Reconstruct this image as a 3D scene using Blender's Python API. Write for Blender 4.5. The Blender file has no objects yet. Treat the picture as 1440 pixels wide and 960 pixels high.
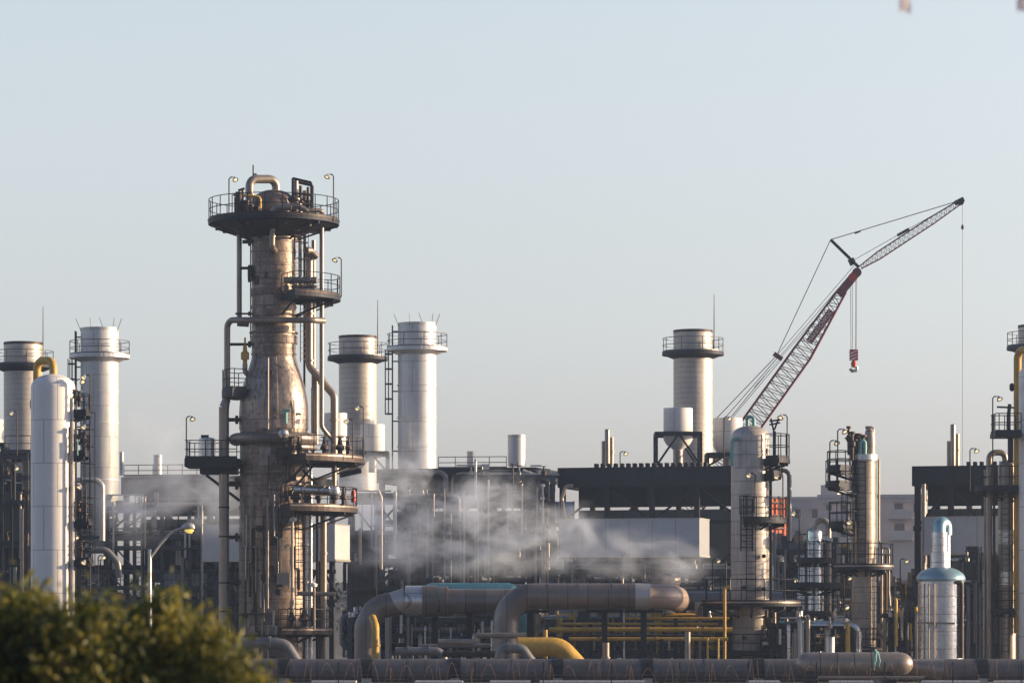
import bpy, math, random
from mathutils import Vector, Matrix
R = math.radians
PI = math.pi
random.seed(7)
sc = bpy.context.scene
COL = sc.collection
FPX = 4800.0      # focal length in pixels of a 1440 wide frame (120 mm on 36 mm)
CAMH = 3.0
def X(px, Y): return (px - 720) * Y / FPX
def Z(py, Y): return CAMH + (880 - py) * Y / FPX
def L(n, Y): return n * Y / FPX
def P(px, py, Y): return Vector((X(px, Y), Y, Z(py, Y)))

# ---------------------------------------------------------------- materials
def hexc(r, g, b): return (r, g, b, 1.0)
class NT:
    def __init__(s, name):
        s.m = bpy.data.materials.new(name); s.m.use_nodes = True
        s.t = s.m.node_tree; s.n = s.t.nodes; s.l = s.t.links
        s.b = s.n['Principled BSDF']; s.out = s.n['Material Output']
    def add(s, typ, **kw):
        x = s.n.new(typ)
        for k, v in kw.items(): setattr(x, k, v)
        return x
    def put(s, sock, v):
        if isinstance(v, bpy.types.NodeSocket): s.l.new(v, sock)
        elif v is not None: sock.default_value = v
    def math(s, op, a, b=None, c=None):
        x = s.add('ShaderNodeMath', operation=op)
        for i, v in enumerate((a, b, c)):
            if v is not None: s.put(x.inputs[i], v)
        return x.outputs[0]
    def mix(s, f, a, b, mode='MIX'):
        x = s.add('ShaderNodeMix', data_type='RGBA', blend_type=mode)
        s.put(x.inputs[0], f); s.put(x.inputs[6], a); s.put(x.inputs[7], b)
        return x.outputs[2]
    def ramp(s, f, p0, p1, c0=(0,0,0,1), c1=(1,1,1,1)):
        x = s.add('ShaderNodeValToRGB'); s.put(x.inputs[0], f)
        e = x.color_ramp.elements
        e[0].position = p0; e[1].position = p1; e[0].color = c0; e[1].color = c1
        return x.outputs[0]
    def noise(s, vec, scale, detail=5, rough=.6, dist=0):
        x = s.add('ShaderNodeTexNoise'); s.put(x.inputs['Vector'], vec)
        x.inputs['Scale'].default_value = scale; x.inputs['Detail'].default_value = detail
        x.inputs['Roughness'].default_value = rough; x.inputs['Distortion'].default_value = dist
        return x.outputs[0]
    def mapping(s, vec, scale=(1,1,1), loc=None):
        x = s.add('ShaderNodeMapping'); s.put(x.inputs[0], vec); x.inputs['Scale'].default_value = scale
        if loc is not None: s.put(x.inputs['Location'], loc)
        return x.outputs[0]

def clad(name, col, dark, seam=0, arc=0, rough=.45, metal=0.0, dirt=.4, bump=.15, axis='Z', panel=.25, streak=.4, rust=None, rustamt=0.0, spots=0.0):
    """sheet-metal / painted cladding: panels, seams, blotches, run-off streaks, rust"""
    q = NT(name)
    tc = q.add('ShaderNodeTexCoord').outputs['Object']
    rnd = q.add('ShaderNodeObjectInfo').outputs['Random']
    off = q.math('MULTIPLY', rnd, 37.0)
    comb = q.add('ShaderNodeCombineXYZ'); q.put(comb.inputs[0], off); q.put(comb.inputs[2], off)
    v = q.mapping(tc, loc=comb.outputs[0])
    sx = q.add('ShaderNodeSeparateXYZ'); q.put(sx.inputs[0], tc)
    ax = sx.outputs[axis]
    c = q.mix(q.math('MULTIPLY', q.ramp(q.noise(v, .55, 8, .65), .35, .72), dirt), hexc(*col), hexc(*dark))
    c = q.mix(q.math('MULTIPLY', q.ramp(q.noise(v, 3.2, 6, .7), .45, .75), dirt * .6), c, hexc(*dark))
    sv = q.mapping(v, (3.0, 3.0, .22) if axis == 'Z' else (3, 3, .6))
    c = q.mix(q.math('MULTIPLY', q.ramp(q.noise(sv, 1.6, 6, .65), .5, .74), streak), c, hexc(*dark))
    mask = None
    if seam:
        zz = q.math('DIVIDE', ax, seam)
        fr = q.math('FRACT', zz)
        mask = q.math('LESS_THAN', fr, min(.12, .045 / seam))
        fl = q.math('FLOOR', zz)
        if arc:
            an = q.math('MULTIPLY', q.math('ARCTAN2', sx.outputs['Y'], sx.outputs['X']), arc / (2 * PI))
            an = q.math('ADD', an, q.math('MULTIPLY', q.math('MODULO', fl, 2.0), .5))
            m2 = q.math('LESS_THAN', q.math('FRACT', an), .035)
            mask = q.math('MAXIMUM', mask, m2)
            fl = q.math('ADD', fl, q.math('MULTIPLY', q.math('FLOOR', an), 17.3))
        wn = q.add('ShaderNodeTexWhiteNoise', noise_dimensions='1D'); q.put(wn.inputs['W'], q.math('ADD', fl, off))
        c = q.mix(q.math('MULTIPLY', q.math('SUBTRACT', wn.outputs[0], .25), panel), c, hexc(*dark))
        c = q.mix(q.math('MULTIPLY', mask, .65), c, hexc(*[x * .5 for x in dark]))
    if rust:
        rv = q.mapping(v, (1.6, 1.6, .4))
        c = q.mix(q.math('MULTIPLY', q.ramp(q.noise(rv, 1.1, 9, .72), .52, .66), rustamt), c, hexc(*rust))
    if spots:
        c = q.mix(q.math('MULTIPLY', q.ramp(q.noise(v, 4.5, 3, .5), .62, .66), spots), c, hexc(*[x * .35 for x in dark]))
    q.put(q.b.inputs['Base Color'], c)
    q.b.inputs['Metallic'].default_value = metal
    rr = q.math('ADD', rough - .08, q.math('MULTIPLY', q.noise(v, 2.0, 5), .2))
    q.put(q.b.inputs['Roughness'], rr)
    if max(col) < .07: q.b.inputs['Specular IOR Level'].default_value = .22
    if bump:
        h = q.noise(v, 2.3, 4, .55)
        if mask is not None: h = q.math('SUBTRACT', h, q.math('MULTIPLY', mask, .4))
        bp = q.add('ShaderNodeBump'); bp.inputs['Strength'].default_value = bump; bp.inputs['Distance'].default_value = .08
        q.put(bp.inputs['Height'], h); q.l.new(bp.outputs[0], q.b.inputs['Normal'])
    return q.m

M = {}
M['tower'] = clad('weathered_tower_cladding', (.40,.305,.235), (.052,.04,.036), .62, 10, .45, .38, .95, .4, panel=.65, streak=.85, rust=(.16,.085,.05), rustamt=.45, spots=.7)
M['cone'] = clad('dented_cone_cladding', (.41,.345,.30), (.05,.04,.04), 5.0, 16, .40, .45, .95, .5, panel=.5, streak=.85, rust=(.20,.10,.06), rustamt=.5, spots=.8)
M['silver'] = clad('silver_stack_paint', (.63,.635,.635), (.34,.34,.35), 2.1, 7, .38, .3, .45, .06, panel=.16, streak=.4, rust=(.32,.25,.2), rustamt=.1)
M['rib'] = clad('ribbed_stack_cladding', (.57,.52,.455), (.28,.25,.22), .37, 0, .42, .3, .45, .05, panel=.25, streak=.4, rust=(.30,.22,.16), rustamt=.12)
M['white'] = clad('white_vessel_paint', (.76,.745,.72), (.46,.44,.41), 2.4, 5, .42, 0, .22, .03, panel=.06, streak=.24, rust=(.40,.30,.22), rustamt=.06)
M['panel'] = clad('offwhite_panel_cladding', (.56,.51,.465), (.24,.20,.17), .72, 12, .40, .25, .5, .12, panel=.3, streak=.5, rust=(.26,.15,.09), rustamt=.3)
M['panel2'] = clad('tan_column_cladding', (.50,.42,.34), (.16,.12,.095), .85, 9, .40, .28, .65, .15, panel=.35, streak=.5, rust=(.22,.12,.07), rustamt=.3)
M['alu'] = clad('bright_aluminium_sheet', (.74,.74,.73), (.38,.36,.34), .9, 9, .27, .85, .35, .18, panel=.3, streak=.35, rust=(.35,.22,.13), rustamt=.25)
M['bigpipe'] = clad('brown_insulated_pipe', (.25,.21,.185), (.085,.07,.062), 1.05, 0, .40, .45, .5, .12, axis='X', panel=.6, streak=.3)
M['greypipe'] = clad('grey_pipe_paint', (.20,.195,.195), (.10,.095,.09), 0, 0, .42, .3, .5, .1, axis='X', streak=.3)
M['tanpipe'] = clad('tan_pipe_sheet', (.34,.285,.235), (.12,.095,.08), 0, 0, .36, .5, .5, .1, streak=.4)
M['main'] = clad('dull_mainline_pipe', (.125,.12,.125), (.065,.06,.058), 2.6, 0, .5, .2, .5, .08, axis='X', panel=.35, streak=.25)
M['yellow'] = clad('yellow_pipe_paint', (.60,.36,.04), (.20,.12,.035), 0, 0, .5, 0, .6, .06, streak=.5, rust=(.16,.08,.03), rustamt=.35)
M['teal'] = clad('teal_paint', (.19,.45,.42), (.10,.22,.21), 0, 0, .5, 0, .6, .06, streak=.5, rust=(.20,.12,.07), rustamt=.2)
M['tealcap'] = clad('teal_dome_sheet', (.22,.42,.48), (.36,.37,.37), 0, 0, .3, .5, .55, .1, streak=.4)
M['dark'] = clad('dark_steel', (.026,.029,.038), (.012,.013,.017), 0, 0, .55, .3, .5, .05, streak=.3)
M['black'] = clad('black_furnace_sheet', (.022,.025,.034), (.012,.013,.018), .9, 0, .6, .1, .5, .06, axis='X', panel=.4, streak=.4)
M['steel'] = clad('blue_grey_structural_steel', (.062,.067,.08), (.03,.032,.038), 0, 0, .5, .3, .5, .05, streak=.3)
M['rustdark'] = clad('rusty_dark_steel', (.060,.046,.040), (.022,.019,.019), 0, 0, .5, .4, .6, .08, streak=.4, rust=(.17,.08,.04), rustamt=.4)
M['box'] = clad('pale_grey_duct_paint', (.52,.54,.57), (.33,.34,.36), 1.55, 0, .5, 0, .35, .05, axis='X', panel=.22, streak=.35, rust=(.28,.20,.15), rustamt=.12)
M['greywall'] = clad('grey_sheet_wall', (.10,.106,.12), (.05,.052,.06), 1.2, 0, .55, .2, .5, .08, axis='X', panel=.3, streak=.4)
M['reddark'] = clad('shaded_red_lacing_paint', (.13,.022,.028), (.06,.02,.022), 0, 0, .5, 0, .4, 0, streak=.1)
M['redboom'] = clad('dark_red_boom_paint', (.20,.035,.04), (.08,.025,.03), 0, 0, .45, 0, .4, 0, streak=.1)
M['greyboom'] = clad('faded_jib_paint', (.33,.25,.25), (.2,.12,.12), 0, 0, .5, 0, .4, 0, streak=.1)
M['cable'] = clad('steel_cable', (.16,.16,.17), (.1,.1,.1), 0, 0, .4, .5, .2, 0, streak=0)
M['rod'] = clad('galvanised_rod', (.12,.12,.13), (.07,.07,.07), 0, 0, .4, .5, .2, 0, streak=0)
M['galv'] = clad('galvanised_pole', (.50,.49,.46), (.3,.28,.25), 0, 0, .38, .5, .4, .03, streak=.2)
M['salmon'] = clad('sunlit_salmon_sheet', (.36,.27,.22), (.20,.145,.12), .55, 0, .42, .25, .4, .08, streak=.2)  # warm sunlit tone of the brown pipe's end elbow, put into its colour
M['orange'] = clad('orange_red_tarp', (.75,.13,.05), (.5,.08,.04), 0, 0, .7, 0, .3, .1, streak=.2)
M['blue'] = clad('blue_tarp', (.05,.19,.50), (.03,.09,.26), 0, 0, .6, 0, .3, .1, streak=.2)
M['red'] = clad('red_paint', (.5,.05,.03), (.3,.03,.02), 0, 0, .45, 0, .3, 0, streak=0)
M['whitepaint'] = clad('white_paint', (.78,.77,.74), (.55,.53,.5), 0, 0, .5, 0, .3, 0, streak=.1)
M['rustwire'] = clad('rusty_wire', (.15,.075,.045), (.08,.045,.03), 0, 0, .6, .3, .5, 0, streak=.2)
M['concrete'] = clad('pale_concrete', (.48,.46,.43), (.27,.25,.23), 1.6, 0, .85, 0, .5, .2, axis='X', panel=.3, streak=.3)
M['flat1'] = clad('faded_beige_render', (.62,.53,.48), (.42,.36,.33), 0, 0, .85, 0, .5, .1, streak=.4)
M['flat2'] = clad('grey_pink_render', (.52,.45,.45), (.34,.30,.30), 0, 0, .85, 0, .5, .1, streak=.4)
M['shutter'] = clad('dark_shutter', (.10,.085,.085), (.05,.045,.045), 0, 0, .6, 0, .3, 0, streak=0)
M['earth'] = clad('dry_earth', (.11,.095,.08), (.06,.052,.045), 0, 0, .95, 0, .7, .3, streak=.1)
M['bark'] = clad('shrub_bark', (.10,.07,.045), (.05,.035,.025), 0, 0, .9, 0, .5, .4, streak=.3)

def leafmat(name, cols, trans=.35, vary=1.2):
    q = NT(name)
    tc = q.add('ShaderNodeTexCoord').outputs['Object']
    at = q.add('ShaderNodeAttribute', attribute_name='tint').outputs['Fac']
    x = q.add('ShaderNodeValToRGB'); q.put(x.inputs[0], at)
    e = x.color_ramp.elements
    e[0].color = hexc(*cols[0]); e[1].color = hexc(*cols[-1])
    for i, c in enumerate(cols[1:-1]):
        n = e.new((i + 1) / (len(cols) - 1)); n.color = hexc(*c)
    q.put(q.b.inputs['Base Color'], x.outputs[0]); q.b.inputs['Roughness'].default_value = .5
    tr = q.add('ShaderNodeBsdfTranslucent'); q.put(tr.inputs[0], x.outputs[0])
    mx = q.add('ShaderNodeMixShader'); mx.inputs[0].default_value = trans
    q.l.new(q.b.outputs[0], mx.inputs[1]); q.l.new(tr.outputs[0], mx.inputs[2]); q.l.new(mx.outputs[0], q.out.inputs['Surface'])
    return q.m
M['petal'] = leafmat('pale_pink_petal', [(.95,.86,.83), (.95,.86,.83), (.92,.76,.72)], .75)
M['leaf'] = leafmat('shrub_leaf', [(.022,.042,.010), (.085,.105,.018), (.19,.18,.03), (.33,.28,.055), (.22,.18,.05)], .42)
M['wood'] = leafmat('hillside_leaf', [(.02,.03,.014), (.04,.05,.02), (.06,.065,.03)], .15)
def emis(name, col, s):
    q = NT(name); q.b.inputs['Base Color'].default_value = hexc(*col)
    q.b.inputs['Emission Color'].default_value = hexc(*col); q.b.inputs['Emission Strength'].default_value = s
    return q.m
M['lit'] = emis('lit_floodlight_glass', (1, .80, .45), .5)
M['litstreet'] = emis('amber_lamp_glass', (1, .72, .16), .38)

# ---------------------------------------------------------------- mesh builder
class MB:
    def __init__(s): s.v = []; s.f = []; s.s = []
    def add(s, vs, fs, smooth=False):
        b = len(s.v); s.v.extend(Vector(v) for v in vs)
        for f in fs: s.f.append([b + i for i in f]); s.s.append(smooth)
    def box(s, lo, hi):
        (a, b, c), (d, e, f) = lo, hi
        s.add([(a,b,c),(d,b,c),(d,e,c),(a,e,c),(a,b,f),(d,b,f),(d,e,f),(a,e,f)],
              [(0,3,2,1),(4,5,6,7),(0,1,5,4),(1,2,6,5),(2,3,7,6),(3,0,4,7)])
        return s
    def bar(s, p, q, w, h=None):
        h = h or w; p = Vector(p); q = Vector(q); d = (q - p)
        if d.length < 1e-6: return s
        d.normalize(); u = Vector((0,0,1)) if abs(d.z) < .95 else Vector((0,1,0))
        a = d.cross(u).normalized(); b = a.cross(d).normalized()
        vs = [o + a * (i * w / 2) + b * (j * h / 2) for o in (p, q) for i, j in ((-1,-1),(1,-1),(1,1),(-1,1))]
        s.add(vs, [(0,1,2,3),(7,6,5,4),(0,4,5,1),(1,5,6,2),(2,6,7,3),(3,7,4,0)])
        return s
    def tube(s, pts, r, n=12, caps=True):
        pts = [Vector(p) for p in pts]; m = len(pts)
        rs = r if isinstance(r, (list, tuple)) else [r] * m
        tan = []
        for i in range(m):
            t = (pts[min(i + 1, m - 1)] - pts[max(i - 1, 0)])
            tan.append(t.normalized())
        t = tan[0]; u = Vector((0,0,1)) if abs(t.z) < .9 else Vector((0,1,0))
        a = t.cross(u).normalized(); rings = []
        for i in range(m):
            t = tan[i]; a = (a - t * a.dot(t)).normalized(); b = t.cross(a)
            rings.append([pts[i] + (a * math.cos(2*PI*k/n) + b * math.sin(2*PI*k/n)) * rs[i] for k in range(n)])
        vs = [v for rg in rings for v in rg]
        s.add(vs, [(i*n + k, i*n + (k+1) % n, (i+1)*n + (k+1) % n, (i+1)*n + k) for i in range(m-1) for k in range(n)], True)
        if caps:
            s.add(rings[0], [tuple(range(n - 1, -1, -1))]); s.add(rings[-1], [tuple(range(n))])
        return s
    def lathe(s, prof, c, n=40, cap=True):
        cx, cy = c[0], c[1]; z0 = c[2] if len(c) > 2 else 0
        pr = [prof[0]]
        for i in range(1, len(prof) - 1):
            a, b, d = prof[i-1], prof[i], prof[i+1]
            a1 = math.atan2(b[1]-a[1], b[0]-a[0]); a2 = math.atan2(d[1]-b[1], d[0]-b[0])
            pr.append(b)
            if abs((a2 - a1 + PI) % (2*PI) - PI) > R(38): pr.append(b)
        prof = pr + [prof[-1]]
        vs = []; fs = []
        m = len(prof)
        for r, z in prof:
            for k in range(n): vs.append((cx + r*math.cos(2*PI*k/n), cy + r*math.sin(2*PI*k/n), z0 + z))
        # sharp profile corners are given by repeated points
        for i in range(m - 1):
            if prof[i] == prof[i+1]: continue
            for k in range(n): fs.append((i*n+k, i*n+(k+1) % n, (i+1)*n+(k+1) % n, (i+1)*n+k))
        s.add(vs, fs, True)
        if cap:
            for (r, z), rev in ((prof[0], True), (prof[-1], False)):
                if r > 1e-4:
                    ring = [(cx + r*math.cos(2*PI*k/n), cy + r*math.sin(2*PI*k/n), z0 + z) for k in range(n)]
                    s.add(ring, [tuple(range(n-1, -1, -1)) if rev else tuple(range(n))])
        return s
    def sector(s, c, r0, r1, z0, z1, a0=0, a1=360, n=None):
        n = n or max(6, int((a1 - a0) / 5)); full = abs(a1 - a0) >= 359.9
        vs = []
        for i in range(n + 1):
            a = R(a0 + (a1 - a0) * i / n); ca, sa = math.cos(a), math.sin(a)
            for r, z in ((r0, z0), (r1, z0), (r1, z1), (r0, z1)): vs.append((c[0] + r*ca, c[1] + r*sa, z))
        fs = []
        for i in range(n):
            for j in range(4): fs.append((i*4+j, i*4+(j+1) % 4, (i+1)*4+(j+1) % 4, (i+1)*4+j))
        if not full: fs += [(3,2,1,0), tuple(n*4 + j for j in range(4))]
        s.add(vs, fs)
        return s
    def build(s, name, mat, parent=None, smooth=None):
        me = bpy.data.meshes.new(name)
        o = ORG.get(parent.name, Vector((0,0,0))) if parent else Vector((0,0,0))
        me.from_pydata([tuple(v - o) for v in s.v], [], s.f)
        me.polygons.foreach_set('use_smooth', s.s)
        me.materials.append(M[mat] if isinstance(mat, str) else mat)
        me.update()
        ob = bpy.data.objects.new(name, me); COL.objects.link(ob)
        if parent: ob.parent = parent; ORG[ob.name] = o
        return ob
ORG = {}
def tag(o, label=None, cat=None, group=None, kind=None):
    for k, v in (('label', label), ('category', cat), ('group', group), ('kind', kind)):
        if v: o[k] = v
    return o
def T(name, label, cat, loc, rz=0, group=None, local=False):
    o = bpy.data.objects.new(name, None); COL.objects.link(o); o.empty_display_size = .3
    o.location = loc; o.rotation_euler = (0, 0, rz); ORG[o.name] = Vector((0,0,0)) if local else Vector(loc)
    return tag(o, label, cat, group)
def fil(pts, r, k=5):
    """polyline with rounded corners"""
    pts = [Vector(p) for p in pts]; out = [pts[0]]
    for i in range(1, len(pts) - 1):
        a, b, c = pts[i-1], pts[i], pts[i+1]
        d1 = (a - b); d2 = (c - b); l1, l2 = d1.length, d2.length
        d1.normalize(); d2.normalize()
        ang = d1.angle(d2, PI)
        if ang > PI - .05: out.append(b); continue
        t = min(r / math.tan(ang / 2), l1 * .49, l2 * .49); rr = t * math.tan(ang / 2)
        cen = b + (d1 + d2).normalized() * (rr / math.sin(ang / 2))
        p0 = b + d1 * t; p1 = b + d2 * t
        u = (p0 - cen); w = (p1 - cen); th = u.angle(w)
        for j in range(k + 1):
            f = j / k
            out.append(cen + (u * math.sin((1 - f) * th) + w * math.sin(f * th)) / math.sin(th))
    out.append(pts[-1]); return out
def pipe(parent, name, mat, pts, r, fr=None, n=12, flanges=()):
    """round pipe through world points as one part; flanges are sub-parts"""
    path = fil(pts, fr if fr is not None else r * 2.6)
    ob = MB().tube(path, r, n).build(name, mat, parent)
    for f in flanges:
        i = min(int(f), len(pts) - 2); t = f - i; a = Vector(pts[i]); b = Vector(pts[i+1]); c = a.lerp(b, t); d = (b - a).normalized()
        MB().tube([c - d * r * .22, c + d * r * .22], r * 1.28, n).build('flange', mat, ob)
    return ob
def px_pts(pts, Y): return [P(p[0], p[1], Y + (p[2] if len(p) > 2 else 0)) for p in pts]
def ppipe(parent, name, mat, pts, rpx, Y, frpx=None, n=12, flanges=()):
    return pipe(parent, name, mat, px_pts(pts, Y), L(rpx, Y), L(frpx, Y) if frpx else None, n, flanges)
def pthing(label, mat, pts, rpx, Y, frpx=None, n=14, flanges=(), name='pipe', cat='pipe', group=None, legs=(), legz=0.0):
    w = px_pts(pts, Y)
    t = T(name, label, cat, (w[0].x, w[0].y, w[0].z), 0, group)
    o = pipe(t, 'pipe_run', mat, w, L(rpx, Y), L(frpx, Y) if frpx else None, n, flanges)
    for lx, lz in legs:
        x = X(lx, Y); z = Z(lz, Y)
        MB().bar((x, Y, legz), (x, Y, z), .22, .22).build('support', 'dark', t)
    return t
_posts = {}
def post_mesh(h, mat, w=.055):
    k = (round(h, 2), mat, w)
    if k not in _posts:
        m = MB().box((-w/2, -w/2, 0), (w/2, w/2, h)); o = m.build('post', mat); _posts[k] = o.data; bpy.data.objects.remove(o)
    return _posts[k]
def railing(parent, pts, h=1.1, step=1.25, mat='dark', closed=False, toe=True, w=.05):
    """guard rail along world points: rails are the part, every post a sub-part"""
    pts = [Vector(p) for p in pts]
    if closed: pts.append(pts[0])
    m = MB()
    for zz in (h, h * .52): m.tube([p + Vector((0,0,zz)) for p in pts], w * .55, 5, False)
    if toe:
        for a, b in zip(pts, pts[1:]): m.bar(a + Vector((0,0,.07)), b + Vector((0,0,.07)), .02, .14)
    ob = m.build('guard_rail', mat, parent); org = ORG[ob.name]
    total = sum((b - a).length for a, b in zip(pts, pts[1:])); n = max(1, round(total / step))
    pos = []
    for i in range(n if closed else n + 1):
        d = total * i / n
        for a, b in zip(pts, pts[1:]):
            l = (b - a).length
            if d <= l + 1e-6: pos.append(a.lerp(b, min(1, d / l) if l else 0)); break
            d -= l
    for p in pos[:60]:
        o = bpy.data.objects.new('post', post_mesh(h, mat, w)); COL.objects.link(o); o.parent = ob; o.location = p - org
    return ob
def arcpts(c, r, z, a0, a1, n=None):
    n = n or max(3, int(abs(a1 - a0) / 9))
    return [Vector((c[0] + r*math.cos(R(a0 + (a1-a0)*i/n)), c[1] + r*math.sin(R(a0 + (a1-a0)*i/n)), z)) for i in range(n + 1)]
def platform(parent, c, z, r0, r1, a0=0, a1=360, rail=1.1, mat='dark', thick=.2, brackets=True, fascia=None, step=1.2):
    ob = MB().sector(c, r0, r1, z - thick, z, a0, a1).build('platform', mat, parent)
    if fascia: MB().sector(c, r1 + .003, r1 + .03, z - .035, z + .05, a0, a1).build('fascia', fascia, ob)
    if brackets:
        n = max(2, round((a1 - a0) / 40)); m = MB()
        for i in range(n + (0 if a1 - a0 >= 359 else 1)):
            a = R(a0 + 2 + (a1 - a0 - 4) * i / n); ca, sa = math.cos(a), math.sin(a)
            m2 = MB(); e = r1 - .1
            m2.bar((c[0] + r0*ca, c[1] + r0*sa, z - thick - (e - r0) * .36), (c[0] + e*ca, c[1] + e*sa, z - thick - .05), .1)
            m2.bar((c[0] + r0*ca, c[1] + r0*sa, z - thick - .08), (c[0] + e*ca, c[1] + e*sa, z - thick - .08), .1, .15)
            m2.build('bracket', mat, ob)
    full = a1 - a0 >= 359
    pts = arcpts(c, r1 - .04, z, a0, a1)
    if full: railing(parent, pts[:-1], rail, step, mat, True)
    else:
        inner0 = Vector((c[0] + (r0+.15)*math.cos(R(a0)), c[1] + (r0+.15)*math.sin(R(a0)), z)); inner1 = Vector((c[0] + (r0+.15)*math.cos(R(a1)), c[1] + (r0+.15)*math.sin(R(a1)), z))
        railing(parent, [inner0] + pts + [inner1], rail, step, mat)
    return ob
def ladder(parent, x, y, z0, z1, ang=-90, w=.5, cage=True, mat='dark', bar=.05):
    """ladder facing direction ang (deg); cage hoops bulge that way"""
    d = Vector((math.cos(R(ang)), math.sin(R(ang)), 0)); s = Vector((-d.y, d.x, 0)); o = Vector((x, y, 0)); m = MB()
    for k in (-1, 1): m.bar(o + s*k*w/2 + Vector((0,0,z0)), o + s*k*w/2 + Vector((0,0,z1)), bar)
    z = z0 + .2
    while z < z1: m.bar(o - s*w/2 + Vector((0,0,z)), o + s*w/2 + Vector((0,0,z)), bar * .6); z += .32
    ob = m.build('ladder', mat, parent)
    if cage:
        m = MB(); cr = .42; z = z0 + 2.0; zs = []
        while z <= z1 + .3: zs.append(z); z += .95
        arc = [(-w/2, .02), (-.40, .25), (-.34, .58), (0, .74), (.34, .58), (.40, .25), (w/2, .02)]
        for z in zs: m.tube([o + s*a + d*b + Vector((0,0,z)) for a, b in arc], .028, 5, False)
        if zs:
            for a, b in arc[1:-1]: m.bar(o + s*a + d*b + Vector((0,0,zs[0])), o + s*a + d*b + Vector((0,0,zs[-1])), .035)
            m.build('ladder_cage', mat, parent)
    return ob
def dome(rx, rz, n=8): return [(rx * math.cos(PI/2*i/n), rz * math.sin(PI/2*i/n)) for i in range(n + 1)]

_head = {}
def floodlight(label, px, py, Y, base_py, side=1, dY=0, lit=True, mat='dark'):
    """lamp on a slim pole; head hangs on the side given"""
    Yd = Y + dY; b = P(px, base_py, Yd); t = T('floodlight', label, 'floodlight', b, 0, 'floodlights on slim poles')
    z = P(px, py, Yd).z
    m = MB().tube([b, (b.x, b.y, z), (b.x + side*.08, b.y, z + .1), (b.x + side*.22, b.y, z + .12)], .035, 6)
    m.build('pole', 'rustdark', t)
    if 'h' not in _head:
        h = MB(); h.lathe([(.205,-.13), (.225,-.14), (.21,-.12), (.13,.02), (.09,.10), (.05,.18)], (0,0,0), 14, False); h.sector((0,0), .005, .2, -.128, -.124, 0, 360, 14)
        ho = h.build('lamp_head', 'galv'); _head['h'] = ho.data; bpy.data.objects.remove(ho)
        g = MB(); g.lathe([(.001,-.155), (.07,-.15), (.12,-.142), (.135,-.13)], (0,0,0), 12, True)
        go = g.build('lens', 'lit'); _head['g'] = go.data; bpy.data.objects.remove(go)
    ho = bpy.data.objects.new('lamp_head', _head['h']); COL.objects.link(ho); ho.parent = t
    ho.location = (side*.34, -.05, z - b.z + .02); ho.rotation_euler = (R(-34), R(-side*24), 0)
    go = bpy.data.objects.new('lens', _head['g']); COL.objects.link(go); go.parent = ho; ho.scale = (.8, .8, .8)
    return t
# ---------------------------------------------------------------- camera, sun, sky, air
cam = bpy.data.cameras.new('camera'); co = bpy.data.objects.new('camera', cam); COL.objects.link(co); sc.camera = co
cam.lens = 120; cam.sensor_width = 36; cam.sensor_fit = 'HORIZONTAL'; cam.shift_y = (880 - 480) / 1440
cam.clip_end = 5000; cam.clip_start = .5
co.location = (0, 0, CAMH); co.rotation_euler = (R(90), 0, 0)
cam.dof.use_dof = True; cam.dof.focus_distance = 198; cam.dof.aperture_fstop = 1.9
SUN_EL, SUN_AZ = 12.5, 85.5          # azimuth clockwise from +Y
sd = Vector((math.sin(R(SUN_AZ))*math.cos(R(SUN_EL)), math.cos(R(SUN_AZ))*math.cos(R(SUN_EL)), math.sin(R(SUN_EL))))
sl = bpy.data.lights.new('sun', 'SUN'); so = bpy.data.objects.new('sun', sl); COL.objects.link(so)
sl.energy = 4.6; sl.angle = R(.55); sl.color = (1, .74, .46); so.rotation_euler = sd.to_track_quat('Z', 'Y').to_euler()
w = bpy.data.worlds.new('World'); sc.world = w; w.use_nodes = True
nt = w.node_tree; bg = nt.nodes['Background']
sky = nt.nodes.new('ShaderNodeTexSky'); sky.sky_type = 'NISHITA'; sky.sun_disc = False
sky.sun_elevation = R(SUN_EL); sky.sun_rotation = R(SUN_AZ); sky.air_density = 1.0; sky.dust_density = 1.6; sky.ozone_density = 1.6
hs = nt.nodes.new('ShaderNodeHueSaturation'); hs.inputs['Saturation'].default_value = .55
nt.links.new(sky.outputs[0], hs.inputs['Color'])
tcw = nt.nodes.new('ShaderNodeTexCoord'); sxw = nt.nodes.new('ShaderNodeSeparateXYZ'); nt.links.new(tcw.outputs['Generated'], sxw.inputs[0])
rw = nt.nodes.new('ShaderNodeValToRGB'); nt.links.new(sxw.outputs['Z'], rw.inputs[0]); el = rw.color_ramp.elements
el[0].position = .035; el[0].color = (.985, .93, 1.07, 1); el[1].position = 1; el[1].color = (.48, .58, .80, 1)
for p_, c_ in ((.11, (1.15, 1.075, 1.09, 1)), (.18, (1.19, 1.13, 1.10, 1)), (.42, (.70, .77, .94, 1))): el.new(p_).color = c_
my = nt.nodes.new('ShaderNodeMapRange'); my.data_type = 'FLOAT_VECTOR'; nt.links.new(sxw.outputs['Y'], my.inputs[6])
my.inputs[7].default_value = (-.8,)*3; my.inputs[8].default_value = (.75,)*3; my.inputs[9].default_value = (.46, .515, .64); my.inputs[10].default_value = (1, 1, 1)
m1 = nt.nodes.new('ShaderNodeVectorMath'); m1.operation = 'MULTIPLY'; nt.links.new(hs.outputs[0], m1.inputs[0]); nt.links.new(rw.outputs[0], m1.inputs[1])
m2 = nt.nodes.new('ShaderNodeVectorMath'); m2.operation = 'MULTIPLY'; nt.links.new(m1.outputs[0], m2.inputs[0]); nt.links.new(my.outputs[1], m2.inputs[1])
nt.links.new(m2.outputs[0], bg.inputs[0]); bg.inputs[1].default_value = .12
sc.view_settings.view_transform = 'Standard'; sc.view_settings.look = 'None'; sc.view_settings.gamma = 1
sc.view_settings.exposure = EXPOSURE = 0.95
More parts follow.
